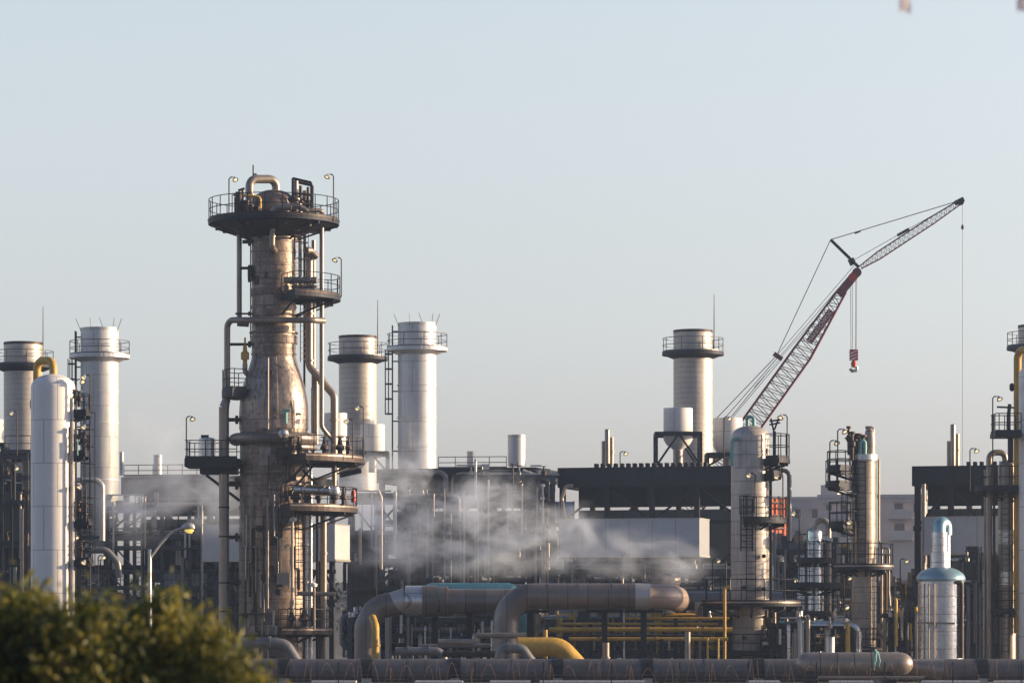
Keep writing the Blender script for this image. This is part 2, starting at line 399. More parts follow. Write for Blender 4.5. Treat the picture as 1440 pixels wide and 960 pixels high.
sc.cycles.volume_step_rate = 1.0; sc.cycles.volume_max_steps = 64; sc.cycles.max_bounces = 6; sc.cycles.volume_bounces = 2
sc.cycles.diffuse_bounces = 3; sc.cycles.glossy_bounces = 3; sc.cycles.transparent_max_bounces = 12
sc.cycles.use_denoising = True

def volmat(name, col, dens, aniso=0.0):
    m = bpy.data.materials.new(name); m.use_nodes = True; t = m.node_tree
    t.nodes.remove(t.nodes['Principled BSDF'])
    v = t.nodes.new('ShaderNodeVolumePrincipled'); v.inputs['Color'].default_value = (*col, 1); v.inputs['Density'].default_value = dens
    v.inputs['Anisotropy'].default_value = aniso
    t.links.new(v.outputs[0], t.nodes['Material Output'].inputs['Volume'])
    return m, t, v
hm, _, _ = volmat('pale_air', (.62, .78, 1.0), .00030, .6)
tag(MB().box((-210, -12, -1), (210, 640, 46)).build('haze', hm), kind='stuff')

# ---------------------------------------------------------------- ground and hill
def sheet(name, x0, x1, y0, y1, nx, ny, fz, mat):
    m = MB(); vs = [(x0 + (x1-x0)*i/nx, y0 + (y1-y0)*j/ny, fz(x0 + (x1-x0)*i/nx, y0 + (y1-y0)*j/ny)) for j in range(ny+1) for i in range(nx+1)]
    m.add(vs, [(j*(nx+1)+i, j*(nx+1)+i+1, (j+1)*(nx+1)+i+1, (j+1)*(nx+1)+i) for j in range(ny) for i in range(nx)], True)
    return tag(m.build(name, mat), kind='structure')
sheet('ground', -205, 205, -10, 635, 2, 2, lambda x, y: 0, 'earth')
sheet('plant_yard', -45, 45, 150, 300, 2, 2, lambda x, y: .012, 'earth')
def hillz(x, y):
    t = max(0, min(1, (y - 330) / 150)); t = t*t*(3 - 2*t)
    s = max(0, min(1, (x + 150) / 170))
    return -.05 + t * (5 + 6.0 * s + 1.5*math.sin(x*.045) + 1.0*math.sin(y*.03 + x*.02)) * (1 if y < 520 else 1 + (y-520)*.004)
sheet('hill', -205, 205, 325, 632, 44, 32, hillz, 'earth')

def leafmass(n, centre_fn, size, seed, flat=.5, up=0.0, aspect=.42):
    """many separate leaf faces; tint per leaf stored as a plain colour variety attribute"""
    r = random.Random(seed); vs = []; fs = []; ts = []
    for i in range(n):
        c, tint = centre_fn(r)
        d = Vector((r.gauss(0,1), r.gauss(0,1), r.gauss(0,1) + up)).normalized()
        e = d.cross(Vector((r.gauss(0,1), r.gauss(0,1), r.gauss(0,1)))).normalized()
        L_ = size * r.uniform(.6, 1.35); W_ = L_ * aspect; b = len(vs); nn = d.cross(e) * L_ * .12
        vs += [c, c + d*L_*.5 + e*W_*.5 + nn, c + d*L_, c + d*L_*.5 - e*W_*.5 + nn]
        fs.append((b, b+1, b+2, b+3)); ts.append(max(0, min(1, tint + r.gauss(0, .12))))
    return vs, fs, ts
def leafobj(name, vs, fs, ts, mat, parent=None):
    o = ORG.get(parent.name, Vector()) if parent else Vector()
    me = bpy.data.meshes.new(name); me.from_pydata([tuple(v - o) for v in vs], [], fs)
    at = me.attributes.new('tint', 'FLOAT', 'FACE'); at.data.foreach_set('value', ts)
    me.materials.append(M[mat]); ob = bpy.data.objects.new(name, me); COL.objects.link(ob)
    if parent: ob.parent = parent; ORG[ob.name] = o
    return ob
# far wood on the hill, reads as one mass
clumps = []
rr = random.Random(4)
for i in range(420):
    x = rr.uniform(-110, 130); y = rr.uniform(345, 460)
    clumps.append((x, y, hillz(x, y) + rr.uniform(.3, 1.6), rr.uniform(1.0, 2.8), rr.random()))
def cf(r):
    x, y, z, s, t = r.choice(clumps); v = Vector((r.gauss(0,1), r.gauss(0,1), r.gauss(0,1))).normalized() * r.uniform(.6, 1)
    return Vector((x, y, z)) + Vector((v.x*s, v.y*s, v.z*s*.75)), t
tag(leafobj('far_wood', *leafmass(15000, cf, .75, 5), 'wood'), kind='stuff')

# ---------------------------------------------------------------- foreground shrubs
def shrub(label, x, y, top, rad, seed, nl):
    r0 = random.Random(seed)
    t = T('shrub', label, 'shrub', (x, y, 0), 0, 'blurred green shrubs in front')
    st = MB(); tips = []
    for i in range(9):
        a = r0.uniform(0, 2*PI); e = Vector((x + math.cos(a)*rad*.7, y + math.sin(a)*rad*.7, top*r0.uniform(.7, .95)))
        b = Vector((x + math.cos(a)*.12, y + math.sin(a)*.12, -.05)); mid = b.lerp(e, .5) + Vector((0, 0, .3))
        st.tube(fil([b, mid, e], .8), [.045 - .03*k/7 for k in range(8)][:len(fil([b, mid, e], .8))] if len(fil([b, mid, e], .8)) <= 8 else .025, 6); tips.append(e)
    st.build('stem', 'bark', t)
    tw = []
    for i in range(230):
        a = r0.uniform(0, 2*PI); u = r0.random() ** .5; q = u * rad
        # crown: an uneven dome carried on the stems
        hz = top * (1 - .30 * u ** 2.2) - r0.random() ** 1.8 * top * .62
        hz += r0.gauss(0, .07)
        if i % 12 == 0:      # stray sprigs standing out of the outline
            b0 = Vector((x + math.cos(a)*q, y + math.sin(a)*q, hz)); ln_ = Vector((r0.gauss(0, .06), r0.gauss(0, .06), r0.uniform(.12, .30))); tw += [(b0 + ln_*f, .3 + r0.random()*.5) for f in (.5, .8, 1.0)]
        tw.append((Vector((x + math.cos(a)*q, y + math.sin(a)*q, max(.35, hz))), r0.random() ** 1.4 * .8))
    def cf2(r):
        c, t_ = r.choice(tw); v = Vector((r.gauss(0, .09), r.gauss(0, .09), r.gauss(0, .10)))
        return c + v, t_
    leafobj('foliage', *leafmass(nl, cf2, .095, seed + 1, up=.9), 'leaf', t)
    return t
shrub('tallest blurred green shrub, at the left edge in front of the white vessel', -4.45, 30.0, 3.29, .78, 11, 11000)
shrub('broad blurred green shrub between the tallest one and the one with a pointed top', -3.80, 29.7, 3.20, .74, 14, 12000)
shrub('blurred green shrub with a pointed top in front of the street lamp pole', -3.20, 30.3, 3.15, .62, 12, 9000)
shrub('lowest blurred green shrub, sloping down before the foot of the big column', -2.64, 29.8, 2.72, .78, 13, 9000)

# ---------------------------------------------------------------- hillside flats, far behind
def flats(label, px0, px1, pytop, pybot, Y, depth, mat, wins, balc=(), para=True, yaw=0, tower=None):
    t = T('apartment_block', label, 'building', (X((px0+px1)/2, Y), Y, Z(pybot, Y) - 6), R(yaw), 'flats on the hillside', local=True)
    hw = L(px1 - px0, Y)/2; ht = L(pybot - pytop, Y) + 6
    MB().box((-hw, 0, 0), (hw, depth, ht)).build('wall', mat, t)
    MB().box((-hw - .25, -.25, ht + .004), (hw + .25, depth + .25, ht + .45)).build('roof', 'flat2', t)
    if para:
        m = MB(); n = int(hw*2/2.4)
        MB().box((-hw + .2, .3, ht + .455), (-hw*.2, depth*.6, ht + 1.7)).build('roof_hut', mat, t)
    x0 = X((px0+px1)/2, Y)
    for (wx, wy, ww, wh) in wins:
        cx = X(wx, Y) - x0; cz = Z(wy, Y) - Z(pybot, Y) + 6; w2 = L(ww, Y)/2; h2 = L(wh, Y)/2
        f = MB().box((cx - w2 - .12, -.08, cz - h2 - .12), (cx + w2 + .12, -.003, cz + h2 + .12)).build('window', 'flat1', t)
        MB().box((cx - w2, -.12, cz - h2), (cx + w2, -.085, cz + h2)).build('shutter', 'shutter', f)
        MB().box((cx - w2 - .3, -.5, cz + h2 + .16), (cx + w2 + .3, -.004, cz + h2 + .3)).build('lintel', 'flat2', f)
    for (bx0, bx1, by) in balc:
        a = X(bx0, Y) - x0; b = X(bx1, Y) - x0; cz = Z(by, Y) - Z(pybot, Y) + 6
        o = MB().box((a, -1.3, cz - .2), (b, -.13, cz)).build('balcony', 'flat1', t)
        MB().box((a, -1.3, cz + .004), (b, -1.2, cz + .95)).build('parapet', 'flat1', o)
    return t
flats('farthest dull mauve block with a plain front beside the orange sheeting', 1104, 1160, 703, 800, 452, 12, 'flat2', [(1122, 722, 8, 12), (1146, 722, 8, 12), (1122, 752, 8, 12), (1146, 752, 8, 12)], (), False, -8)
flats('beige block between the two pale process columns, with a raised roof hut', 1152, 1216, 700, 800, 436, 12, 'flat1', [(1166, 716, 8, 13), (1186, 716, 8, 13), (1166, 748, 8, 13), (1186, 748, 8, 13)], [(1160, 1194, 728)], True, -8)
flats('grey beige block with two shuttered windows above balconies right of the tan column', 1236, 1300, 700, 800, 420, 12, 'flat1', [(1264, 714, 12, 13), (1265, 743, 14, 14), (1288, 714, 7, 13)], [(1250, 1284, 727), (1250, 1284, 757)], False, -8)
# ---------------------------------------------------------------- blossoming tree beside the frame, two petals hang into it
t = T('tree', 'tree with pale pink blossoms, of which only two petals dip into the top right corner', 'tree', (5.9, 30.0, 0))
MB().tube(fil([(5.9, 30, -.1), (6.0, 30.1, 3), (5.7, 30, 6.5), (5.6, 30, 9.4)], 1.5), .13, 10).build('trunk', 'bark', t)
for q_ in ([(5.75, 30, 7.2), (4.9, 29.9, 8.9), (3.2, 30, 9.05)], [(5.7, 30, 8.0), (6.6, 30.4, 9.4)], [(5.7, 30, 8.4), (5.3, 30.8, 9.8)]): MB().tube(fil(q_, .5), .035, 8).build('branch', 'bark', t)
tw_ = [Vector((6.2 + .7*math.sin(i*2.1), 30 + .8*math.cos(i*1.7), 9.6 + .5*math.sin(i*3.3))) for i in range(40)]
leafobj('crown', *leafmass(2500, lambda r: (r.choice(tw_) + Vector((r.gauss(0, .15), r.gauss(0, .15), r.gauss(0, .12))), r.random()*.6), .09, 77), 'leaf', t)
for (px, py, lean) in ((1273, 14, .02), (1438, 13, -.02)):
    p = P(px, py + 2, 30); top = Vector((p.x - lean, 30, 9.03)); MB().tube([top, top.lerp(p, .8)], .006, 5).build('stalk', 'bark', t)
    for j, dx in enumerate((-.035, .0, .035)):
        vs = []; fs = []
        for a in range(6):
            for b_ in range(4):
                f = a/5; wd = .055*math.sin(PI*min(1, f*.85 + .12)); u = (b_/3 - .5)*2
                vs.append(p + Vector((dx*(.4 + f) + u*wd*.62, .05*(j - 1) + .03*f + u*wd*.78, .16*(1 - f) - .02*u*u)))
        fs = [(a*4 + b_, a*4 + b_ + 1, a*4 + b_ + 5, a*4 + b_ + 4) for a in range(5) for b_ in range(3)]
        leafobj('petal', vs, fs, [.3]*len(fs), 'petal', t)
# ---------------------------------------------------------------- MAIN TOWER
YT = 200.0; tcx = X(385, YT); tk = YT / FPX
def tz(py): return Z(py, YT)
tower = T('process_column', 'tall brown fractionating column with a bottle shaped shoulder, highest thing in the plant', 'column', (tcx, YT, 0))
tc2 = (tcx, YT)
prof = [(49*tk, 0), (49*tk, tz(800)), (48*tk, tz(722)), (47.5*tk, tz(640)), (47.5*tk, tz(600))]
MB().lathe([(p[0], p[1]) for p in prof] + [(0.6, tz(600))], tc2, 64).build('shell', 'tower', tower)
sh = MB().lathe([(48.6*tk, tz(604)), (48.6*tk, tz(582)), (48.2*tk, tz(572)), (47.2*tk, tz(562)), (45.4*tk, tz(551)), (42.6*tk, tz(540)), (38.4*tk, tz(527)), (34.4*tk, tz(515)), (32*tk, tz(507)), (31.2*tk, tz(503))], tc2, 64).build('shoulder', 'cone', tower)
up = MB().lathe([(31*tk, tz(508)), (31*tk, tz(286))] + [(r, tz(286) + z) for r, z in dome(31*tk, 19*tk, 10)], tc2, 56).build('upper_shell', 'tower', tower)
for py, r, h in ((478, 33.4, 11), (468, 34.4, 2), (432, 32.2, 3), (412, 32.6, 10), (335, 33, 7), (296, 33.5, 5), (374, 31.7, 2), (354, 31.7, 2), (394, 31.7, 2), (498, 32, 2)):
    MB().sector(tc2, 25*tk, r*tk, tz(py + h/2), tz(py - h/2), 0, 360, 56).build('stiffener_band', 'tower', tower)
for py, r in ((584, 48.6), (664, 49), (676, 48.6), (714, 49.2), (761, 49), (774, 49), (829, 49.6), (842, 49.6), (863, 50), (895, 50)):
    MB().sector(tc2, 44*tk, r*tk, tz(py + 1), tz(py - 1), 0, 360, 56).build('stiffener_band', 'tower', tower)
# ring duct round the foot of the shoulder
def ringpipe(name, r, rp, py, a0, a1, mat):
    return MB().tube(arcpts(tc2, r, tz(py), a0, a1, int(abs(a1-a0)/6)), rp, 14).build(name, mat, tower)
ringpipe('ring_duct', 55*tk, 8.2*tk, 618, -195, -8, 'bigpipe')
ringpipe('ring_duct', 57*tk, 4.2*tk, 630, -70, 20, 'tanpipe')
MB().lathe([(.01, -7.5*tk), (6*tk, -5*tk), (8*tk, 0), (6*tk, 5*tk), (.01, 7.5*tk)], (X(403, YT), YT - 58*tk - .35, tz(614)), 18).build('silver_valve_body', 'alu', tower)
# --- platforms
pf = platform(tower, tc2, tz(311), 30*tk, 92*tk, 0, 360, 1.22, 'dark', .24, True, 'rustdark', 1.05)
MB().lathe([(33*tk, tz(335)), (54*tk, tz(325)), (88*tk, tz(318))], tc2, 36, False).build('cone_skirt', 'rustdark', tower)
platform(tower, tc2, tz(417), 32*tk, 94*tk, -68, 30, 1.15, 'dark', .26, True, 'rustdark', 1.0)
platform(tower, tc2, tz(549), 44*tk, 73*tk, 140, 222, 1.15, 'dark', .45, False, None, .9)
platform(tower, tc2, tz(645), 48*tk, 128*tk, -66, 25, 1.15, 'rustdark', .30, True, 'tanpipe', 1.25)
platform(tower, tc2, tz(714), 48*tk, 118*tk, -75, 20, 1.15, 'rustdark', .30, True, 'tanpipe', 1.1)
platform(tower, tc2, tz(885), 49*tk, 82*tk, -78, 25, 1.2, 'rustdark', .26, True, 'tanpipe', .8)
# left cantilever platform with a silver drum
zl = tz(646)
o = MB().box((X(263, YT), YT - 1.6, zl - .48), (X(337, YT), YT + 1.6, zl)).build('platform', 'dark', tower)
MB().box((X(283, YT), YT - 1.0, zl - .85), (X(334, YT), YT + 1.0, zl - .485)).build('platform_beam', 'dark', tower)
railing(tower, [(X(336, YT), YT - 1.55, zl), (X(264, YT), YT - 1.55, zl), (X(264, YT), YT + 1.55, zl), (X(336, YT), YT + 1.55, zl)], 1.05, .9, 'dark')
MB().bar((X(290, YT), YT, zl - .9), (X(337, YT), YT, zl - 2.4), .16).build('bracket', 'dark', tower)
d = T('drum', 'small silver drum standing on the left cantilever platform of the tall column', 'drum', (X(291, YT), YT + .1, zl))
MB().lathe([(.5, 0), (.5, 1.2)] + [(r, 1.2 + z) for r, z in dome(.5, .12, 4)], (X(291, YT), YT + .1, zl), 24).build('shell', 'alu', d)
MB().box((X(291, YT) - .35, YT - .02, zl + 1.3), (X(291, YT) + .1, YT + .12, zl + 1.45)).build('valve', 'dark', d)
# --- top gooseneck and instruments
ppipe(tower, 'gooseneck', 'tanpipe', [(351, 296, -.9), (351, 252, -.9), (388.5, 252), (388.5, 276)], 6, YT, 11, 16, (.5, 2.85))
for fx, fy in ((356, 246),):
    MB().tube([P(356, 247, YT - .4), P(356, 232, YT - .4)], .04, 6).build('vane_mast', 'dark', tower)
    MB().bar(P(356, 245, YT - .4), P(361, 245, YT - .4), .07).build('vane', 'dark', tower)
m = MB()   # tall steel frame with relief valves on the right of the top deck
f0, f1 = X(413, YT), X(439, YT)
for x in (f0, f1):
    for y in (YT - 1.0, YT + .4):
        MB().bar((x, y, tz(311)), (x, y, tz(254 if x == f0 else 260)), .12).build('frame_post', 'rustdark', tower)
m.bar((f0, YT - 1, tz(254)), (f1, YT - 1, tz(260)), .14); m.bar((f0, YT + .4, tz(254)), (f1, YT + .4, tz(260)), .14); m.bar((f0, YT - 1, tz(274)), (f1, YT - 1, tz(278)), .1); m.bar((f1, YT - 1, tz(292)), (f0, YT - 1, tz(274)), .07)
m.build('frame_beam', 'rustdark', tower)
for i, (x, a, b, r) in enumerate(((417, 310, 256, .2), (423, 310, 262, .13), (429, 308, 268, .22), (434, 310, 265, .12), (420, 310, 285, .3))):
    MB().lathe([(r, 0), (r, (tz(b) - tz(a))*.45), (r*1.5, (tz(b) - tz(a))*.5), (r*1.5, (tz(b) - tz(a))*.56), (r*.8, (tz(b) - tz(a))*.6), (r*.7, tz(b) - tz(a))], (X(x, YT), YT - .6 + (i % 3)*.35, tz(a)), 12).build('relief_valve', 'rustdark' if i % 2 else 'tanpipe', tower)
for x, a, b, r in ((336, 309, 270, .26), (341, 309, 265, .1), (346, 309, 282, .3), (353, 309, 288, .24), (362, 309, 290, .2), (331, 309, 277, .09)):
    MB().tube([P(x, a, YT - 2.0), P(x, b, YT - 2.0)], r*.8, 10).build('riser', 'rustdark', tower)
MB().bar(P(335, 268, YT - 2), P(344, 265, YT - 2), .12).build('valve_arm', 'dark', tower)
MB().tube(fil(px_pts([(328, 274, -2), (366, 277, -2), (366, 300, -2)], YT), .2), .08, 8).build('vent_pipe', 'yellow', tower)
ppipe(tower, 'overhead_line', 'tanpipe', [(390, 290, -1.6), (420, 290, -1.6), (430, 296, -1.6)], 4, YT, 6)
ppipe(tower, 'overhead_line', 'tanpipe', [(430, 296, -1.6), (452.5, 296, -1.2), (452.5, 314, -.4)], 3.4, YT, 5)
ppipe(tower, 'drop_pipe', 'tanpipe', [(410, 292, -1.9), (383, 292, -1.9), (383, 350, -1.9), (388, 353, -1.0)], 4, YT, 7, 14, (1.3, 1.7))
# --- long vertical pipes
ppipe(tower, 'down_pipe', 'tanpipe', [(336.5, 322), (336.5, 450)], 3.7, YT)
ppipe(tower, 'down_pipe', 'tanpipe', [(452.5, 314, -.4), (452.5, 600, -.4), (462, 612, 0), (470, 618, .2)], 3.2, YT, 9)
ppipe(tower, 'header', 'tanpipe', [(319.5, 566, -.5), (319.5, 450, -.5), (345, 450, -1.5), (440, 450, -1.8), (455, 451, -.8)], 4.4, YT, 11)
MB().tube(px_pts([(334, 452, -.8), (350, 453, -.8)], YT), [.28, .28], 12).build('header_cap', 'bigpipe', tower)
MB().tube(px_pts([(319.5, 556, -.5), (315.5, 572, -.5)], YT), [4.5*tk, 7.2*tk], 16).build('reducer', 'tanpipe', tower)
bp = ppipe(tower, 'down_pipe', 'tanpipe', [(315, 572, -.5), (315, 893, -.5)], 7.2, YT, None, 18)
for py in (712, 753, 818, 858): MB().tube(px_pts([(315, py, -.5), (315, py + 2, -.5)], YT), 7.8*tk, 18).build('clamp', 'dark', bp)
ppipe(tower, 'transfer_pipe', 'tanpipe', [(435, 350, .5), (435, 515, .5), (470, 556, .2), (470, 642, .2)], 5.3, YT, 15, 16, (.55, .95, 1.5, 2.4))
ppipe(tower, 'transfer_pipe', 'tanpipe', [(446, 362, .4), (436, 352, .2), (430, 352, -.2)], 5, YT, 6)
ppipe(tower, 'riser', 'tanpipe', [(441, 338, .9), (441, 640, .9)], 3, YT, None, 12, (.3, .6))
rt = random.Random(17)
for i in range(26):     # odd repair sheets riveted over the cladding
    up_ = rt.random() < .4; a = rt.uniform(-150, -20); py = rt.uniform(340, 470) if up_ else rt.uniform(610, 890); rr_ = (31 if up_ else 48.6)*tk
    w_ = rt.uniform(6, 20); h_ = rt.uniform(.3, 1.1)
    MB().sector(tc2, rr_, rr_ + rt.uniform(.03, .06), tz(py) - h_, tz(py), a, a + w_, 6).build('patch_sheet', rt.choice(('tanpipe', 'cone', 'rustdark', 'bigpipe')), tower)
for i in range(16):     # small bore lines stepping round the lower shell
    a = rt.uniform(-150, -45); rr_ = 51*tk; z_ = tz(rt.uniform(660, 880)); a2 = a + rt.uniform(-14, 14); d_ = rt.uniform(.6, 3)
    MB().tube(fil([Vector((tcx + rr_*math.cos(R(a)), YT + rr_*math.sin(R(a)), z_)), Vector((tcx + rr_*math.cos(R(a)), YT + rr_*math.sin(R(a)), z_ - d_)), Vector((tcx + rr_*math.cos(R(a2)), YT + rr_*math.sin(R(a2)), z_ - d_)), Vector((tcx + rr_*math.cos(R(a2)), YT + rr_*math.sin(R(a2)), z_ - d_*2))], .12), rt.choice((.03, .045, .06)), 6).build('small_pipe', rt.choice(('rustdark', 'tanpipe', 'galv')), tower)
for i in range(9):      # conduits and small boxes
    a = R(rt.uniform(-140, -35)); lo_ = rt.uniform(660, 900); rr_ = 50*tk; x_ = tcx + rr_*math.cos(a); y_ = YT + rr_*math.sin(a)
    MB().tube([(x_, y_, tz(lo_)), (x_, y_, tz(lo_ - rt.uniform(40, 150)))], .035, 6).build('conduit', 'rustdark', tower)
    MB().box((x_ - .13, y_ - .16, tz(lo_)), (x_ + .13, y_ + .02, tz(lo_) + .34)).build('junction_box', 'rustdark', tower)
for i in range(14):
    a = rt.uniform(0, 360); x_ = tcx + 80*tk*math.cos(R(a)); y_ = YT + 80*tk*math.sin(R(a))
    MB().bar((tcx + 40*tk*math.cos(R(a)), YT + 40*tk*math.sin(R(a)), tz(316) - .2), (x_, y_, tz(316) - .2), .16, .3).build('deck_beam', 'rustdark', tower)
ppipe(tower, 'riser', 'rustdark', [(428, 330, .9), (428, 610, .9)], 1.6, YT)
ppipe(tower, 'riser', 'tanpipe', [(422, 330, .4), (422, 405, .4)], 2.5, YT)
ppipe(tower, 'riser', 'tanpipe', [(439, 545, .8), (439, 612, .8)], 1.7, YT)
ppipe(tower, 'riser', 'tanpipe', [(444, 520, .9), (444, 625, .9)], 4, YT)
ppipe(tower, 'thin_pipe', 'rustdark', [(352.5, 346, -.8), (352.5, 475, -.8)], .9, YT, None, 6)
ppipe(tower, 'thin_pipe', 'tanpipe', [(377, 503, -2.5), (377, 603, -2.5)], 1.3, YT, None, 8)
ppipe(tower, 'thin_pipe', 'tanpipe', [(376.5, 700, -2.4), (376.5, 855, -2.4)], 1.6, YT, None, 8, (.3, .6))
ppipe(tower, 'thin_pipe', 'rustdark', [(378, 640, -2.4), (378, 688, -2.4), (396, 688, -2.4)], .9, YT, 2, 6)
ppipe(tower, 'thin_pipe', 'rustdark', [(374, 862, -2.6), (335, 864, -2.2), (331, 872, -1.9), (331, 890, -1.9), (336, 893, -1.9), (392, 893, -2.6)], 1.1, YT, 4, 8)
# cladding of the lit right side: risers and reboiler return lines
ppipe(tower, 'riser', 'tanpipe', [(455, 725, .3), (455, 935, .3)], 4.6, YT, None, 16, (.25, .6))
ppipe(tower, 'riser', 'rustdark', [(446, 725, .5), (446, 935, .5)], 2, YT)
ppipe(tower, 'riser', 'tanpipe', [(411, 728, -2.9), (411, 860, -2.9)], 2.0, YT, None, 10)
ppipe(tower, 'riser', 'tanpipe', [(442, 825, -3), (442, 885, -3)], 1.5, YT)
MB().lathe([(.001, -.16), (.2, -.1), (.22, .05), (.001, .18)], tuple(P(441, 822, YT - 3)), 12).build('gauge', 'whitepaint', tower)
MB().lathe([(.001, -.16), (.2, -.1), (.22, .05), (.001, .18)], tuple(P(412, 730, YT - 2.9)), 12).build('gauge', 'whitepaint', tower)
ppipe(tower, 'branch_pipe', 'tanpipe', [(418, 834, -2.7), (472, 835, -2.7)], 3.1, YT, None, 14, (.15, .93))
ppipe(tower, 'branch_pipe', 'alu', [(415, 688, -2.5), (470, 690, -3.2)], 6, YT, None, 16, (.25, .75))
MB().lathe([(.001, -.3), (.3, -.22), (.36, 0), (.3, .22), (.001, .3)], tuple(P(470, 690, YT - 3.2)), 16).build('valve_body', 'alu', tower)
ppipe(tower, 'branch_pipe', 'tanpipe', [(400, 394, -2.5), (446, 394, -2.9)], 4.6, YT, None, 14, (.2, .5, .8))
for px, a, b, r in ((416, 412, 400, .3), (425, 412, 401, .26), (434, 412, 400, .22), (440, 412, 402, .3), (402, 412, 404, .2)):
    MB().lathe([(r*.7, 0), (r, .12), (r*.6, .2), (r, .4), (.01, .55)], tuple(P(px, a, YT - 2.4)), 12).build('valve', 'tanpipe', tower)
for px, a, r in ((410, 640, .26), (420, 640, .2), (456, 640, .22), (478, 640, .25), (490, 640, .18), (416, 710, .3), (432, 710, .25), (448, 710, .2), (470, 710, .22), (483, 710, .2), (410, 880, .22), (428, 880, .3), (440, 880, .2)):
    MB().lathe([(r*.6, 0), (r*.6, .3), (r*1.1, .36), (r*1.1, .46), (r*.7, .6), (r*.3, 1.0), (r*.9, 1.02), (r*.9, 1.07)], tuple(P(px, a, YT - 2.7 + (px % 3)*.2)), 10).build('valve', 'rustdark', tower)
# green valve on the shoulder and a yellow relief valve at the left
MB().tube(px_pts([(402, 595, -2.6), (402, 577, -2.6)], YT), .09, 8).build('valve_stem', 'teal', tower)
MB().bar(P(397, 577, YT - 2.6), P(408, 577, YT - 2.6), .16).build('handwheel', 'teal', tower)
MB().bar(P(416, 582, YT - 2.4), P(423, 582, YT - 2.4), .14).build('handwheel', 'teal', tower)
MB().lathe([(3.2*tk, 0), (3.2*tk, .3), (5.8*tk, .32), (5.8*tk, .72), (3.2*tk, .8), (3*tk, 1.0), (1.4*tk, 1.25), (1.3*tk, 1.6)], tuple(P(344.5, 513, YT - .8)), 14).build('relief_valve', 'yellow', tower)
ppipe(tower, 'elbow', 'tanpipe', [(344.5, 512, -.8), (344.5, 524, -.8), (352, 528, -.8)], 3.6, YT, 7)
# nozzles on the left side
for py, x0, r in ((340, 341, 4), (377, 338, 3), (385, 352, 8), (484, 318, 3), (590, 322, 4), (680, 322, 5.5), (755, 312, 4), (818, 320, 3.5), (441, 331, 2)):
    n_ = MB().tube(px_pts([(x0, py, -.3), (358 if py < 500 else 342, py, -.3)], YT), r*tk*.7, 10).build('nozzle', 'rustdark', tower)
    xe = (356 if py < 500 else 338)
    MB().tube(px_pts([(xe - 7, py, -.3), (xe - 3, py, -.3)], YT), r*tk*1.5, 12).build('flange', 'rustdark', n_)
for py, x in ((640, 398), (800, 386), (744, 368), (812, 394), (528, 382)):     # manholes facing the viewer
    MB().tube([(X(x, YT), YT - 47*tk, tz(py)), (X(x, YT), YT - 56*tk, tz(py))], .2 if py != 640 else .34, 14).build('manhole', 'rustdark', tower)
MB().box((X(393, YT), YT - 2.35, tz(822)), (X(411, YT), YT - 2.0, tz(806))).build('inspection_box', 'tanpipe', tower)
# ladders
ladder(tower, X(424, YT), YT - 2.1, tz(885), tz(714), -60, .5, True, 'rustdark')
ladder(tower, X(428, YT), YT - 1.5, tz(512), tz(417), -30, .5, False, 'rustdark')
ladder(tower, X(421, YT), YT - 1.6, tz(417), tz(318), -50, .5, True, 'rustdark')
ladder(tower, X(436, YT), YT - 2.2, tz(714), tz(645), -50, .5, False, 'rustdark')
# gleaming steel line shields at the right flank
for px, a, b, r in ((431, 722, 935, 3), (437, 650, 935, 2.3), (421, 892, 935, 4)):
    ppipe(tower, 'riser', 'alu', [(px, a, -.9), (px, b, -.9)], r, YT, None, 12, (.2, .45, .7))
ppipe(tower, 'riser', 'tanpipe', [(470, 640, .2), (470, 712, .2)], 3.4, YT)
MB().bar(P(478, 668, YT - 1.2), P(508, 661, YT - 1.2), .3).build('bracket', 'rustdark', tower)
for (a, b) in (((410, 690), (440, 655)), ((425, 660), (455, 690))): MB().bar(P(*a, YT - 2.6), P(*b, YT - 2.6), .12).build('brace', 'rustdark', tower)
e = T('fire_extinguisher', 'red extinguisher hung on the rail of the column\'s middle right platform', 'extinguisher', tuple(P(497, 706, YT - .5)))
MB().lathe([(.12, 0), (.14, .05), (.14, .6), (.05, .72), (.05, .8)], tuple(P(497, 706, YT - .5)), 12).build('bottle', 'red', e)
MB().bar(P(495, 687, YT - .5), P(499, 687, YT - .5), .07).build('valve', 'dark', e)
for a in ((322, 252, 311, 1, -3.0, 'floodlight at the left rim of the tall column\'s top deck'), (469, 248, 311, -1, -1.5, 'floodlight at the right rim of the tall column\'s top deck'),
          (480, 365, 417, -1, -1, 'floodlight over the small upper right platform of the tall column'), (262, 588, 646, 1, -1.4, 'floodlight at the outer corner of the silver drum\'s platform'),
          (511, 574, 645, -1, -1, 'floodlight on the outer right rim of the tall column\'s mid platform'), (496, 592, 645, -1, -3.2, 'lower floodlight inside the rim of the tall column\'s mid platform')):
    floodlight(a[5], a[0], a[1], YT, a[2], a[3], a[4])

